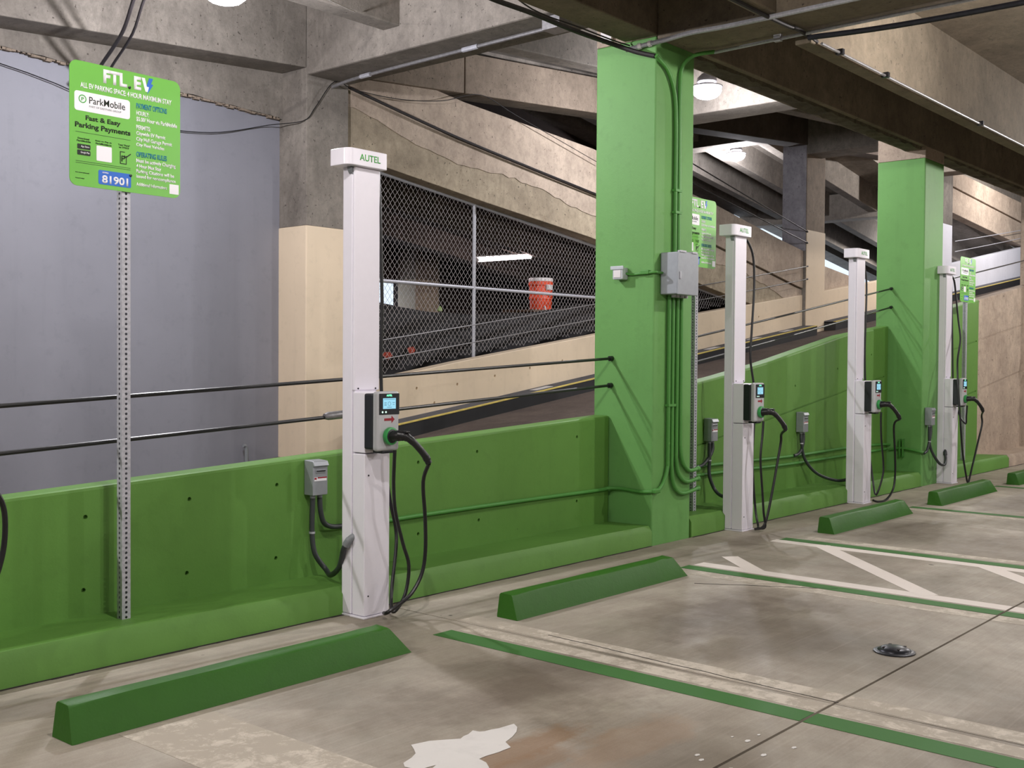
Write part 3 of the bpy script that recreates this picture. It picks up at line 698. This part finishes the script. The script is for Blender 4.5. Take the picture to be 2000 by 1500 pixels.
def make_sign():
    r = thing('parking_sign', 'green parking sign', 'sign')
    p = obj('post', perforated_post(2.70), m_galv, r)
    W = .61; Z0 = 2.18
    X = lambda u: (u-.5)*W
    Z = lambda v: Z0+(1-v)*W
    yf = -.034
    panel = prism('sign_panel', rrect(X(0), X(1), Z(1), Z(0), .04), 'y', yf, yf+.004, m_signg, r)
    T = lambda s_, u0, v0, u1, v1: (s_, X(u0), Z(v0), X(u1), Z(v1))
    y1 = yf-.0012; y2 = yf-.0022
    lettering('lettering', [T('FTL', .288, .028, .50, .140), T('E', .562, .028, .628, .140)], y1, m_swhite, panel, .05)
    prism('lettering', [(X(.632), Z(.028)), (X(.662), Z(.028)), (X(.682), Z(.10)), (X(.70), Z(.028)), (X(.722), Z(.028)), (X(.690), Z(.140)), (X(.668), Z(.140))], 'y', y1, y1+.0008, m_swhite, panel)
    prism('bolt_logo', [(X(.700), Z(.022)), (X(.738), Z(.022)), (X(.718), Z(.068)), (X(.740), Z(.072)), (X(.684), Z(.158)), (X(.700), Z(.098)), (X(.678), Z(.094))], 'y', y2, y2+.0008, m_sblue, panel)
    lettering('lettering', [T('ALL EV PARKING SPACE: 4 HOUR MAXIMUM STAY', .09, .168, .915, .212),
        T('HOURLY:', .583, .312, .70, .350), T('$5.00/ Hour via ParkMobile', .583, .362, .968, .404), T('PERMITS:', .583, .430, .715, .468),
        T('Citywide EV Permit', .583, .482, .855, .524), T('City Hall Garage Permit', .583, .530, .920, .572), T('City Fleet Vehicles', .583, .578, .845, .616),
        T('Must be actively Charging', .583, .710, .955, .752), T('4 Hour Max Stay', .583, .756, .815, .796), T('Parking Citations will be', .583, .798, .940, .838), T('issued for noncompliance', .583, .842, .955, .880),
        T('Additional Information:', .583, .908, .870, .938)], y1, m_swhite, panel, .026)
    lettering('heading', [T('PAYMENT OPTIONS', .583, .248, .870, .294), T('OPERATING RULES', .583, .652, .870, .696)], y1, m_steal, panel, .026)
    wp = prism('white_field', rrect(X(.04), X(.525), Z(.398), Z(.242), .014), 'y', y1, y1+.001, m_swhite, panel)
    bm = bmesh.new()
    def ring(bm, cx, cz, ro, ri, y, n=24):
        for k in range(n):
            a, b = 2*math.pi*k/n, 2*math.pi*(k+1)/n
            bm.faces.new([bm.verts.new((cx+q*math.cos(t_), y, cz+q*math.sin(t_))) for q, t_ in ((ro, a), (ro, b), (ri, b), (ri, a))])
    ring(bm, X(.108), Z(.302), .0205, .0155, y2); obj('round_logo', bm, m_sgrn, panel)
    lettering('round_logo', [T('P', .098, .288, .120, .318)], y2, m_sgrn, panel, .02)
    lettering('print', [T('ParkMobile', .165, .275, .480, .330)], y2, m_sblack, panel, .004)
    lettering('print', [T('PART OF EASYPARK GROUP', .165, .345, .445, .360)], y2, m_pvc, panel)
    lettering('print', [T('Fast & Easy', .135, .428, .440, .478), T('Parking Payments', .045, .490, .530, .545),
        T('Download', .068, .612, .165, .626), T('ParkMobile', .06, .632, .178, .646), T('Scan to Pay at', .218, .612, .362, .626), T('ParkMobile.io', .222, .632, .360, .646),
        T('Text "Park"', .418, .612, .525, .626), T('to 77223', .425, .632, .515, .646), T('No smartphone?', .048, .888, .165, .898), T('Need help?', .048, .934, .125, .944)], y1, m_sblack, panel, .028)
    bm = bmesh.new()
    for v in (.568, .800, .814): add_box(bm, X(.05), X(.53), y1, y1+.0008, Z(v+.0025), Z(v))
    obj('rule_line', bm, m_sblack, panel)
    for v in (.664, .712): prism('badge', rrect(X(.064), X(.176), Z(v+.040), Z(v), .004, 3), 'y', y1, y1+.0008, m_sblack, panel)
    lettering('badge_print', [T('App Store', .095, .674, .165, .694), T('Google Play', .092, .722, .168, .742)], y2, m_swhite, panel, .01)
    prism('blank_square', rrect(X(.228), X(.362), Z(.778), Z(.655), .004, 3), 'y', y1, y1+.0008, m_swhite, panel)
    prism('blank_square', rrect(X(.895), X(.985), Z(.968), Z(.885), .002, 3), 'y', y1, y1+.0008, m_swhite, panel)
    bm = bmesh.new()
    xo0, xo1, zo0, zo1 = X(.435), X(.495), Z(.775), Z(.672)
    for d_ in ((xo0, xo0+.004, zo0, zo1), (xo1-.004, xo1, zo0, zo1-.02), (xo0, xo1, zo0, zo0+.004), (xo0, xo1-.01, zo1-.004, zo1)): add_box(bm, d_[0], d_[1], y1, y1+.0008, d_[2], d_[3])
    add_prism(bm, [(X(.475), Z(.700)), (X(.487), Z(.713)), (X(.530), Z(.680)), (X(.534), Z(.686)), (X(.487), Z(.724)), (X(.470), Z(.705))], 'y', y2, y2+.0008)
    obj('phone_icon', bm, m_sblack, panel)
    lettering('phone_icon', [T('P', .448, .706, .480, .755)], y2, m_sblack, panel, .008)
    prism('zone_field', rrect(X(.245), X(.535), Z(.965), Z(.850), .008, 4), 'y', y1, y1+.0008, m_sblue, panel)
    lettering('zone_print', [T('81901', .275, .888, .508, .955), T('ZONE#', .277, .862, .332, .874)], y2, m_swhite, panel, .03)
    for u, v in ((.520, .134), (.530, .862)): lathe('bolt', [(.001, -.008), (.006, -.006), (.007, 0), (.001, 0)], (X(u), y1, Z(v)), m_drain, panel, 12, 'y')
    return r
SG0 = make_sign()
for i, (x, y, lab) in enumerate([(2.978, 5.175, 'largest green parking rules sign, on perforated post before the grey wall'),
                                 (8.50, 5.175, 'green parking rules sign half hidden behind the first green column'),
                                 (15.56, 5.175, 'small distant green parking rules sign beyond the last charger')]):
    s_ = SG0 if i == 0 else copy_tree(SG0)
    s_.location = (x, y, .16); s_['label'] = lab; s_['group'] = 'green parking signs on posts'

# ================================================================== WHEEL STOPS
def make_stop(L=1.83):
    bm = bmesh.new()
    prof = [(0, 0), (.006, .012), (.052, .128), (.062, .138), (.140, .140), (.150, .130), (.157, .012), (.157, 0)]
    ends = [(0, 0, 0), (.0, .012, .001), (.03, .0, 0)]
    rings = []
    xs = [0, .02, .06, .3, .6, .9, 1.2, 1.5, 1.74, 1.80, L]
    for i, x in enumerate(xs):
        t0 = max(0, 1-i/2) if i < 2 else 0
        ring = []
        for (y, z) in prof:
            xx = x
            if i == 0: xx = .014*(z/.14)
            if i == len(xs)-1: xx = L-.115*(z/.14)
            if i == len(xs)-2: xx = L-.035-.115*(z/.14)
            if i == len(xs)-3: xx = min(x, 1.60)
            ring.append(bm.verts.new((xx, y+random.uniform(-.0015, .0015), z+(random.uniform(-.002, .002) if z > .1 else 0))))
        rings.append(ring)
    n = len(prof)
    for a, b in zip(rings, rings[1:]):
        for k in range(n): bm.faces.new((a[k], a[(k+1) % n], b[(k+1) % n], b[k]))
    bm.faces.new(rings[0][::-1]); bm.faces.new(rings[-1])
    bmesh.ops.triangulate(bm, faces=[f for f in bm.faces if len(f.verts) > 4])
    return bm
ST0 = obj('wheel_stop', make_stop(), m_stop, smooth=True)
for i, (x, y, a, lab) in enumerate([(2.105, 4.035, 0.4, 'nearest and largest green concrete wheel stop, in front of the first charger'),
        (4.815, 4.085, -.3, 'green wheel stop right of the first charger, beside the first long green line'),
        (9.11, 4.11, 0, 'green wheel stop in front of the third charger, beyond the hatched aisle'),
        (11.72, 4.10, 0, 'green wheel stop in front of the fourth charger, under its hanging cable'),
        (14.41, 4.10, 0, 'farthest green wheel stop, cut off at the right edge of the photo')]):
    s_ = ST0 if i == 0 else ST0.copy()
    if i: COL.objects.link(s_)
    s_.location = (x, y, .001); s_.rotation_euler = (0, 0, math.radians(a)); tag(s_, lab, 'wheel stop', 'green wheel stops')

# ================================================================== BARRIER CABLES, CONDUITS
def cable(a, b, r, mat, lab, grp, n=8, anchor=True):
    t = thing('barrier_cable', lab, 'cable', a, grp)
    a = Vector(a); b = Vector(b)-a
    tube('strand', [(0, 0, 0), b*.5-Vector((0, 0, .006)), b], r, mat, t, n, True, 4)
    if anchor: tube('anchor', [b-b.normalized()*.03, b+b.normalized()*.006], r*1.9, mat, t, 10, False)
    return t
c1 = cable((-2.9, 5.365, 1.00), (7.512, 5.365, 1.522), .0115, m_black, 'upper black barrier cable above the low wall in the left bay', 'barrier cables')
c2 = cable((-2.9, 5.365, .76), (7.512, 5.370, 1.298), .0115, m_black, 'lower black barrier cable with a grey coupler in the left bay', 'barrier cables')
tube('coupler', [(7.35, 0, .382), (7.38, 0, .384), (7.52, 0, .391), (7.55, 0, .393)], [.018, .026, .026, .026, .018], m_steel, c2, 12, False)
cable((8.15, 5.35, 1.63), (13.412, 5.35, 2.42), .010, m_black, 'upper barrier cable between the two green columns', 'barrier cables')
cable((8.15, 5.35, 1.40), (13.412, 5.35, 2.19), .010, m_black, 'lower barrier cable between the two green columns', 'barrier cables')
cable((14.06, 5.36, 2.46), (19.3, 5.36, 3.23), .010, m_black, 'barrier cable beyond the second green column, above the bare wall', 'barrier cables')
cable((8.12, 9.3, 1.66), (13.4, 9.3, 2.42), .007, m_steel, 'upper thin cable across the fenced opening', 'barrier cables')
cable((8.12, 9.3, 1.44), (13.4, 9.3, 2.21), .007, m_steel, 'lower thin cable across the fenced opening', 'barrier cables')
cable((14.05, 9.3, 2.52), (19.29, 9.30, 3.30), .008, m_black, 'upper cable ending on the third far column', 'barrier cables')
cable((14.05, 9.3, 2.29), (19.29, 9.30, 3.06), .008, m_black, 'lower cable ending on the third far column', 'barrier cables')
cable((14.0, 9.32, 4.86), (19.3, 9.32, 3.95), .010, m_black, 'upper dark cable sloping down to the third far column', 'barrier cables')
cable((14.0, 9.32, 4.52), (19.3, 9.32, 3.74), .010, m_black, 'lower dark cable sloping down to the third far column', 'barrier cables')
cable((27.2, 9.3, 4.45), (33, 9.3, 5.29), .010, m_galv, 'upper pale cable across the far right opening', 'barrier cables')
cable((27.2, 9.3, 4.20), (33, 9.3, 5.07), .010, m_galv, 'lower pale cable across the far right opening', 'barrier cables')

# green conduits on the first column
cy = 4.932
t = thing('conduit_run', 'green painted conduits climbing the first green column', 'conduit', (7.6, 4.93, .4))
def rel(pts, o): return [tuple(Vector(p)-Vector(o)) for p in pts]
O = (7.6, 4.93, .4)
for pts in ([(7.560, cy, .444), (7.64, cy, .50), (7.705, cy, .62), (7.712, cy, .80), (7.712, cy, 2.05)],
            [(8.28, cy+.05, .415), (8.14, cy, .41), (7.93, cy, .395), (7.81, cy, .47), (7.772, cy, .62), (7.770, cy, .8), (7.770, cy, 2.05)],
            [(8.28, cy+.05, .50), (8.14, cy, .495), (7.99, cy, .49), (7.88, cy, .56), (7.842, cy, .68), (7.838, cy, .85), (7.838, cy, 2.05)],
            [(8.28, cy+.05, .585), (8.14, cy, .58), (8.03, cy, .585), (7.94, cy, .66), (7.905, cy, .78), (7.900, cy, .95), (7.900, cy, 2.05)]):
    tube('conduit', rel(pts, O), .0165, m_gpaint, t, 10)
    e = pts[0]
    if e[0] > 8: lathe('conduit_fitting', [(.001, 0), (.02, 0), (.024, .03), (.001, .03)], tuple(Vector((8.20, cy+.02, e[2]-.004))-Vector(O)), m_gpaint, t, 12, 'x')
box('conduit_body', (7.50-O[0], 7.575-O[0], 4.905-O[1], 4.945-O[1], .43-O[2], .468-O[2]), m_gpaint, t, bev=.01)
tube('conduit', rel([(7.787, cy, 2.38), (7.787, cy, 2.9), (7.787, cy, 3.45), (7.76, cy, 3.70), (7.66, cy+.0, 3.86), (7.52, cy, 3.93), (7.48, cy, 3.95)], O), .0165, m_gpaint, t, 10)
tube('conduit', rel([(7.84, cy, 2.38), (7.84, cy, 3.0), (7.84, cy, 3.72), (7.87, cy, 3.93), (7.93, 4.86, 4.03), (8.03, 4.72, 4.06)], O), .0165, m_gpaint, t, 10)
for z in (2.9, 2.72): box('conduit_clamp', (7.765-O[0], 7.862-O[0], cy-.02-O[1], cy+.018-O[1], z-O[2], z+.02-O[2]), m_gpaint, t)
box('conduit_clamp', (7.69-O[0], 7.80-O[0], cy-.02-O[1], cy+.018-O[1], 1.13-O[2], 1.15-O[2]), m_gpaint, t)
# conduit along the low wall and round the column side
O = (5.0, 5.36, .44)
t = thing('conduit_run', 'thin green conduit along the low wall up to the first column', 'conduit', O)
tube('conduit', rel([(4.62, 5.362, .425), (5.2, 5.362, .438), (6.3, 5.362, .440), (7.3, 5.362, .436), (7.46, 5.34, .445), (7.505, 5.24, .445), (7.505, 5.08, .435), (7.503, 4.975, .440), (7.54, 4.935, .444)], O), .015, m_gpaint, t, 10)
O = (9, 5.36, .5)
t = thing('conduit_run', 'pair of green conduits along the wall between the columns', 'conduit', O)
for dz in (.0, .085): tube('conduit', rel([(8.15, 5.362, .45+dz), (9.5, 5.362, .44+dz*.95), (10.9, 5.362, .425+dz*.95), (12.3, 5.362, .44+dz*.9), (13.36, 5.362, .46+dz*.4), (13.40, 5.25, .46), ] if dz else [(8.15, 5.362, .45), (9.5, 5.362, .44), (10.9, 5.362, .425), (13.36, 5.362, .44)], O), .015, m_gpaint, t, 8)
t = thing('conduit_run', 'green conduit with strut bracket on the side of the second column', 'conduit', (13.4, 5.2, .46))
tube('conduit', rel([(13.40, 5.34, .43), (13.395, 5.2, .455), (13.395, 5.05, .44), (13.40, 4.95, .42), (13.44, 4.93, .41)], (13.4, 5.2, .46)), .015, m_gpaint, t, 8)
for y in (5.17, 5.21): box('strut', (-.03, .018, y-5.2-.006, y-5.2+.006, -.11, .11), m_gpaint, t)
# junction box
t = thing('junction_box', 'silver grey electrical enclosure on the first green column', 'electrical box', (7.60, 4.95, 2.045))
box('enclosure', (0, .30, -.165, 0, 0, .34), m_boxg, t, bev=.008)
box('lid', (-.004, .304, -.175, -.160, -.004, .346), m_boxg, t, bev=.006)
box('latch', (.012, .026, -.186, -.172, .12, .18), m_galv, t, bev=.003)
box('hinge', (.02, .10, -.184, -.15, .338, .352), m_galv, t); box('hinge', (.2, .27, -.184, -.15, .338, .352), m_galv, t)
for x in (.11, .168, .236, .296): lathe('conduit_fitting', [(.001, -.02), (.018, -.02), (.02, 0), (.001, 0)], (x, -.018-.04, 0), m_galv, t, 12)
t = thing('sensor_box', 'small clear sensor box on the side of the first green column', 'sensor', (7.52, 5.26, 2.22))
box('housing', (-.085, 0, -.05, .05, -.05, .05), m_clear, t, bev=.01)
box('flange', (-.095, -.085, -.065, .065, .03, .06), m_clear, t, bev=.004); box('lens', (-.09, -.084, -.035, .035, -.035, .025), m_wlid, t, bev=.004)
tube('conduit', [(-.03, -.05, 0), (-.018, -.10, -.01), (-.018, -.2, -.005), (-.018, -.318, 0), (.02, -.33, 0), (.09, -.33, 0)], .010, m_gpaint, t, 8)
box('conduit_body', (-.035, -.002, -.27, -.19, -.015, .02), m_gpaint, t, bev=.006)

# overhead conduits
def run(name, pts, r, mat, lab, n=8, couplers=(), cm=None, clamps=()):
    o = Vector(pts[0]); t = thing(name, lab, 'conduit' if 'conduit' in name else 'wire', tuple(o)); P = rel(pts, o)
    tube('tube' if 'conduit' in name else 'strand', P, r, mat, t, n)
    sp_ = smooth_path(P)
    for k in couplers:
        i = int(k*(len(sp_)-2)); tube('coupler', [sp_[i], sp_[i].lerp(sp_[i+1], .12 if (sp_[i+1]-sp_[i]).length > .3 else .9)], r*1.35, cm or mat, t, n, False)
    for k in clamps:
        i = int(k*(len(sp_)-2)); p = sp_[i]; box('clamp', (p.x-.02, p.x+.02, p.y-.03, p.y+.03, p.z-r*1.3, p.z+r*2.4), cm or mat, t)
    return t
run('overhead_conduit', [(7.86, 9.36, 4.46), (7.86, 8.9, 4.495), (7.83, 7.6, 4.50), (7.80, 6.4, 4.50), (7.78, 6.2, 4.49)], .018, m_steel, 'grey conduit under the cross beam from far column to girder', couplers=(.3, .6, .85), cm=m_galv)
run('overhead_conduit', [(5.5, 5.31, 4.12), (5.9, 5.31, 4.09), (6.4, 5.32, 4.10), (6.9, 5.32, 4.09), (7.35, 5.24, 4.06), (7.45, 5.1, 4.0), (7.49, 4.95, 3.95)], .020, m_dkpipe, 'dark conduit running beside the girder down to the first green column')
run('overhead_conduit', [(7.44, 5.2, 4.03), (7.5, 5.05, 4.06), (7.50, 4.85, 4.065), (7.48, 4.6, 4.07), (7.5, 4.2, 4.066), (7.5, 3.0, 4.066), (7.5, 1.0, 4.066)], .019, m_galv, 'shiny galvanized conduit bending onto the cross beam', couplers=(.12, .2), cm=m_wlid)
run('overhead_conduit', [(8.03, 4.72, 4.055), (8.02, 4.3, 4.055), (8.0, 3.0, 4.055), (8.0, 1.0, 4.055)], .014, m_galv, 'thin conduit along the right edge of the cross beam', clamps=(.45,), cm=m_galv)
run('overhead_conduit', [(8.2, 3.86, 4.01), (12.0, 3.86, 4.01), (22.0, 3.86, 4.01)], .012, m_steel, 'thin conduit under the joist toward the right', clamps=(.1, .35, .6), cm=m_drain)
run('overhead_conduit', [(8.05, 3.9, 4.03), (8.10, 3.0, 4.0), (8.12, 1.0, 4.0)], .022, m_drain, 'black pipe along the cross beam at the upper right')
run('overhead_conduit', [(8.2, 3.9, 4.03), (7.9, 3.92, 4.065), (7.6, 3.95, 4.066), (5.5, 3.96, 4.066)], .016, m_dkpipe, 'dark conduit crossing under the cross beam')
run('overhead_conduit', [(5.1, 9.34, 4.05), (5.15, 9.30, 4.15), (5.0, 8.7, 4.28), (4.85, 8.2, 4.5), (4.95, 8.0, 4.73)], .016, m_dkpipe, 'dark pipe climbing over the far beam behind the large sign')
run('overhead_conduit', [(5.2, 9.34, 4.02), (5.24, 9.30, 4.14), (5.09, 8.7, 4.28), (4.94, 8.2, 4.5), (5.1, 8.0, 4.73)], .012, m_dkpipe, 'second thinner dark pipe beside it behind the large sign')
run('overhead_wire', [(2.4, 9.82, 4.3), (4.7, 9.80, 4.05), (5.8, 9.80, 3.80), (6.6, 9.80, 3.82), (7.35, 9.78, 4.02), (7.50, 9.40, 4.04), (7.62, 9.35, 4.2), (7.88, 9.345, 4.52), (8.15, 9.33, 4.48), (8.8, 9.30, 4.49), (9.5, 9.30, 4.60), (10.2, 9.31, 4.80), (10.9, 9.31, 4.66), (12.7, 9.31, 4.30)], .005, m_black, 'thin black wire sagging along the far beams and column', 6)
run('overhead_wire', [(4.6, 7.9, 4.74), (4.9, 7.36, 4.66), (5.6, 7.4, 4.62), (6.3, 7.6, 4.66), (6.9, 7.9, 4.75)], .006, m_wlid, 'white wire sagging from the ceiling lamp at the top left', 6)
run('overhead_wire', [(4.05, 7.9, 4.9), (4.10, 7.9, 4.62), (4.2, 7.9, 4.50), (4.3, 7.9, 4.60), (4.36, 7.9, 4.9)], .005, m_black, 'small loop of black wire hanging at the top left', 6)
run('overhead_wire', [(6.0, 5.4, 4.3), (6.6, 5.5, 4.22), (7.1, 5.4, 4.17), (7.4, 5.3, 4.12), (7.5, 5.2, 4.08)], .006, m_black, 'thin black wire hanging below the girder', 6)
run('overhead_conduit', [(8.13, 9.375, 4.50), (9.9, 9.375, 4.22), (12.68, 9.375, 3.875), (13.38, 9.375, 3.79)], .017, m_dkpipe, 'dark tube added to darken the seam of the sloping concrete beam')  # not a real pipe: dark tube added to make the thin seam read darker
t = thing('ceiling_box', 'grey metal box under the cross beam by the conduits', 'electrical box', (7.66, 6.1, 4.47)); box('enclosure', (-.08, .10, -.10, .10, -.06, .055), m_steel, t, bev=.006)
t = thing('ceiling_box', 'small dark box under the ceiling at the top edge', 'electrical box', (6.55, 6.1, 4.5)); box('enclosure', (-.08, .10, -.08, .08, -.05, .06), m_drain, t, bev=.006); tube('hanger', [(0, 0, .06), (0, 0, .8)], .006, m_steel, t, 6, False)
t = thing('wall_pipe', 'short pale pipe stub at the foot of the grey wall', 'pipe', (7.05, 9.78, .40)); tube('pipe', [(0, 0, -.02), (0, 0, .12), (-.01, 0, .165), (-.04, 0, .175)], .02, m_pvc, t, 8)
for y_, lab in ((4.16, 'small shackle plate on the cross beam'),):
    pass

# ================================================================== FENCE AND STORAGE BAY
def make_fence(O, FX0, FX1, posts, lab):
    t = thing('chain_link_fence', lab, 'fence', O)
    fb = lambda x: interp(x, PT)+.02
    ft = lambda x: interp(x, FB)+.02
    def fpt(x, z): return (x-O[0], 0, z-O[2])
    for x in posts:
        tube('fence_post', [fpt(x, fb(x)-.2), fpt(x, ft(x))], .024, m_galv, t, 10, False)
    tube('top_rail', [fpt(q, ft(q)-.03) for q in (FX0, (FX0+FX1)/2, FX1)], .021, m_galv, t, 8, False)
    tube('middle_rail', [fpt(q, 2.43) for q in (FX0, (FX0+FX1)/2, min(FX1, 15.9))], .021, m_galv, t, 8, False)
    bm = bmesh.new(); dx, dz = .0375, .046; wr = .0020
    i = 0; x = FX0
    def wire(bm, a, b):
        a = Vector(a); b = Vector(b); d_ = (b-a).normalized(); s1 = Vector((0, wr, 0)); s2 = d_.cross(Vector((0, 1, 0)))*wr
        V = [[bm.verts.new(p+q) for q in (s1+s2*.6, -s1+s2*.6, -s2*1.2)] for p in (a, b)]
        for k in range(3): bm.faces.new((V[0][k], V[0][(k+1) % 3], V[1][(k+1) % 3], V[1][k]))
    while x < FX1-.1:
        zlo, zhi = fb(x)-.01, ft(x)-.01; j = 0; z = math.floor(zlo/dz)*dz
        while z+dz < zhi:
            k = round(z/dz)
            a, b = ((0, dx) if k % 2 == 0 else (dx, 0))
            if z >= zlo: wire(bm, (x+a-O[0], 0, z-O[2]), (x+b-O[0], 0, z+dz-O[2]))
            z += dz
        x += dx; 
        # mirrored neighbour
        z = math.floor(zlo/dz)*dz
        while z+dz < zhi:
            k = round(z/dz); a, b = ((dx, 0) if k % 2 == 0 else (0, dx))
            if z >= zlo: wire(bm, (x+a-O[0], .003, z-O[2]), (x+b-O[0], .003, z+dz-O[2]))
            z += dz
        x += dx
    obj('chain_link_mesh', bm, m_wire, t, kind='stuff', label='diamond wire mesh')
make_fence((8.3, 9.66, 1.2), 8.14, 13.38, (8.17, 10.47, 13.35), 'grey chain link fence filling the dark opening left of the first green column')
make_fence((14.2, 9.66, 1.8), 14.04, 17.4, (14.07,), 'second chain link fence panel, seen between sign post and second charger')
# tarpaulin
TP = [(8.15, 2.30), (8.85, 2.19), (9.8, 2.10), (10.55, 2.09), (11.7, 2.15), (12.95, 2.34), (14, 2.28), (16.2, 2.42)]
bm = bmesh.new(); nx, nz = 150, 36; G = []
for i in range(nx+1):
    x = 8.14+5.2*i/nx; z1 = interp(x, TP); z0 = interp(x, PT)-.1; row = []
    for j in range(nz+1):
        s_ = j/nz; z = z1+(z0-z1)*s_
        sw = (x-8.1)*1.1+s_*3.2-.18*(x-10.5)**2*.3
        y = 9.80+.05*math.sin(5.5*sw)*(.3+s_)+.016*math.sin(13*s_+2.2*x)+.004*math.sin(17*x+9*s_)
        row.append(bm.verts.new((x-8.1, y-9.8, z-1.2)))
    G.append(row)
for i in range(nx):
    for j in range(nz): bm.faces.new((G[i][j], G[i+1][j], G[i+1][j+1], G[i][j+1]))
o = obj('tarpaulin', bm, m_tarp, smooth=True); o.location = (8.1, 9.8, 1.2); tag(o, 'black wrinkled tarpaulin hung behind the chain link fence', 'tarp')
md = o.modifiers.new('thick', 'SOLIDIFY'); md.thickness = .003
# storage bay floor, stand, cooler, tube
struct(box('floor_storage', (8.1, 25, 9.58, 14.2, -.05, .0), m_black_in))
t = thing('storage_stand', 'dark wooden stand behind the tarpaulin, under the orange cooler', 'stand', (12.55, 10.35, 0))
for dx_ in (-.35, .33):
    for dy_ in (-.25, .25): box('leg', (dx_, dx_+.05, dy_-.025, dy_+.025, 0, 2.2), m_wood, t)
box('shelf_board', (-.4, .42, -.3, .3, 2.2, 2.235), m_wood, t); box('shelf_board', (-.4, .42, -.3, .3, 1.2, 1.23), m_wood, t)
t = thing('water_cooler', 'orange water cooler with white lid and spigot behind the fence', 'cooler', (12.62, 10.30, 2.236)); t.scale = (.82, .82, 1.0)
bm = bmesh.new(); add_lathe(bm, [(.19, 0), (.195, .02), (.20, .16), (.212, .165), (.212, .19), (.205, .2), (.208, .36), (.22, .37), (.22, .42), (.21, .43)], n=28); obj('body', bm, m_orange, t, smooth=True)
lathe('lid', [(.001, .425), (.222, .425), (.225, .45), (.215, .475), (.001, .48)], (0, 0, 0), m_wlid, t, 28)
tube('spigot', [(-.1, -.15, .05), (-.14, -.21, .05), (-.145, -.225, .03), (-.145, -.225, .0)], .014, m_wlid, t, 8)
box('label_plate', (-.10, .06, -.226, -.200, .30, .375), m_wlid, t); box('handle', (-.03, .05, -.235, -.2, .20, .235), m_orange, t, bev=.006)
tube('handle', [(.2, 0, .30), (.255, 0, .32), (.26, 0, .38), (.21, 0, .39)], .014, m_orange, t, 8)
t = thing('fluorescent_light', 'glowing white fluorescent tube light in the dark bay behind the fence', 'light', (12.6, 11.0, 3.05))
tube('lamp_tube', [(-.62, 0, -.075), (.62, 0, .07)], .032, m_tube, t, 12, False)
tube('end_cap', [(-.65, 0, -.078), (-.61, 0, -.074)], .036, m_wlid, t, 12, False); tube('end_cap', [(.61, 0, .069), (.65, 0, .073)], .036, m_wlid, t, 12, False)
prism('fixture_tray', [(-.62, -.035), (.62, .11), (.62, .125), (-.62, -.02)], 'y', -.05, .05, m_wlid, t)
for x in (-.4, .4): tube('hanger', [(x, 0, .0+x*.117), (x, 0, .45+x*-.13)], .004, m_steel, t, 6, False)
t = thing('scrap', 'small pale green scrap lying on top of the tarpaulin', 'debris', (9.99, 9.80, 2.10)); lathe('scrap_piece', [(.001, 0), (.035, .02), (.03, .05), (.01, .08)], (0, 0, 0), m_leaf, t, 7)
for x, z in ((9.4, 1.62), (9.0, 1.55)):
    t = thing('red_cloth', 'red cloth scrap caught low behind the fence at the tarpaulin, %s' % ('the larger right one' if x > 9.2 else 'the smaller left one'), 'cloth', (x, 9.70, z))
    bm = bmesh.new(); add_lathe(bm, [(.002, -.01), (.05, -.008), (.06, .0), (.03, .01), (.002, .012)], n=9, ax='y')
    for v in bm.verts: v.co.x *= 1.3+random.uniform(-.4, .4); v.co.z *= .6+random.uniform(-.3, .5)
    obj('cloth_piece', bm, m_rag, t)

# ================================================================== LAMPS
def make_lamp():
    r = thing('ceiling_lamp', '', 'lamp')
    tube('stem', [(0, 0, .20), (0, 0, .46)], .012, m_steel, r, 8, False)
    lathe('housing', [(.03, .24), (.07, .22), (.12, .17), (.13, .12), (.10, .10), (.10, .08), (.001, .08)], (0, 0, 0), m_alu, r, 20)
    lathe('canopy', [(.001, .47), (.06, .47), (.06, .455), (.001, .45)], (0, 0, 0), m_alu, r, 16)
    bm = bmesh.new(); add_lathe(bm, [(.001, -.10), (.06, -.095), (.12, -.075), (.165, -.035), (.185, .01), (.18, .045), (.12, .075), (.001, .08)], n=28)
    for v in bm.verts:
        k = math.hypot(v.co.x, v.co.y)
        if k > .1: 
            a = math.atan2(v.co.y, v.co.x); s_ = 1+.02*math.cos(14*a); v.co.x *= s_; v.co.y *= s_
    obj('globe', bm, m_globe, r, smooth=True)
    lathe('rim', [(.17, .045), (.20, .05), (.20, .065), (.17, .07)], (0, 0, 0), m_alu, r, 24)
    return r
LP0 = make_lamp()
LL = ['round ceiling lamp at the top edge above the grey wall bay', 'bright round ceiling lamp beside the top of the first green column', 'smaller hanging ceiling lamp farther back, above the second charger']
for i, (x, y, z, k) in enumerate(LAMPS):
    l_ = LP0 if i == 0 else copy_tree(LP0)
    l_.location = (x, y, z)
    l_['label'] = LL[i] if i < 3 else 'round ceiling lamp over the parking stalls, outside the photo'
    l_['group'] = 'round ceiling lamps' if i < 3 else 'lamps outside the photo'
    pd = bpy.data.lights.new('lamp_light', 'POINT'); pd.energy = LAMP_W*k; pd.color = (1.0, .955, .93) if i > 2 else (.96, .95, 1.0); pd.shadow_soft_size = .05
    po = bpy.data.objects.new('lamp_light', pd); COL.objects.link(po); po.location = (x, y, z-.18)

# floor drain
t = thing('floor_drain', 'domed black iron drain cover in the concrete floor', 'drain', (5.62, 2.20, .001))
lathe('drain_ring', [(.001, 0), (.105, 0), (.105, .005), (.095, .009), (.001, .009)], (0, 0, 0), m_drain, t, 28)
bm = bmesh.new(); add_lathe(bm, [(.085, .008), (.082, .014), (.06, .026), (.03, .031), (.001, .032)], n=28); obj('drain_dome', bm, m_drain, t, smooth=True)
for k in range(4):
    a = math.pi/4+k*math.pi/2; box('drain_slot', (.055*math.cos(a)-.01, .055*math.cos(a)+.01, .055*math.sin(a)-.006, .055*math.sin(a)+.006, .024, .0285), m_joint, t)
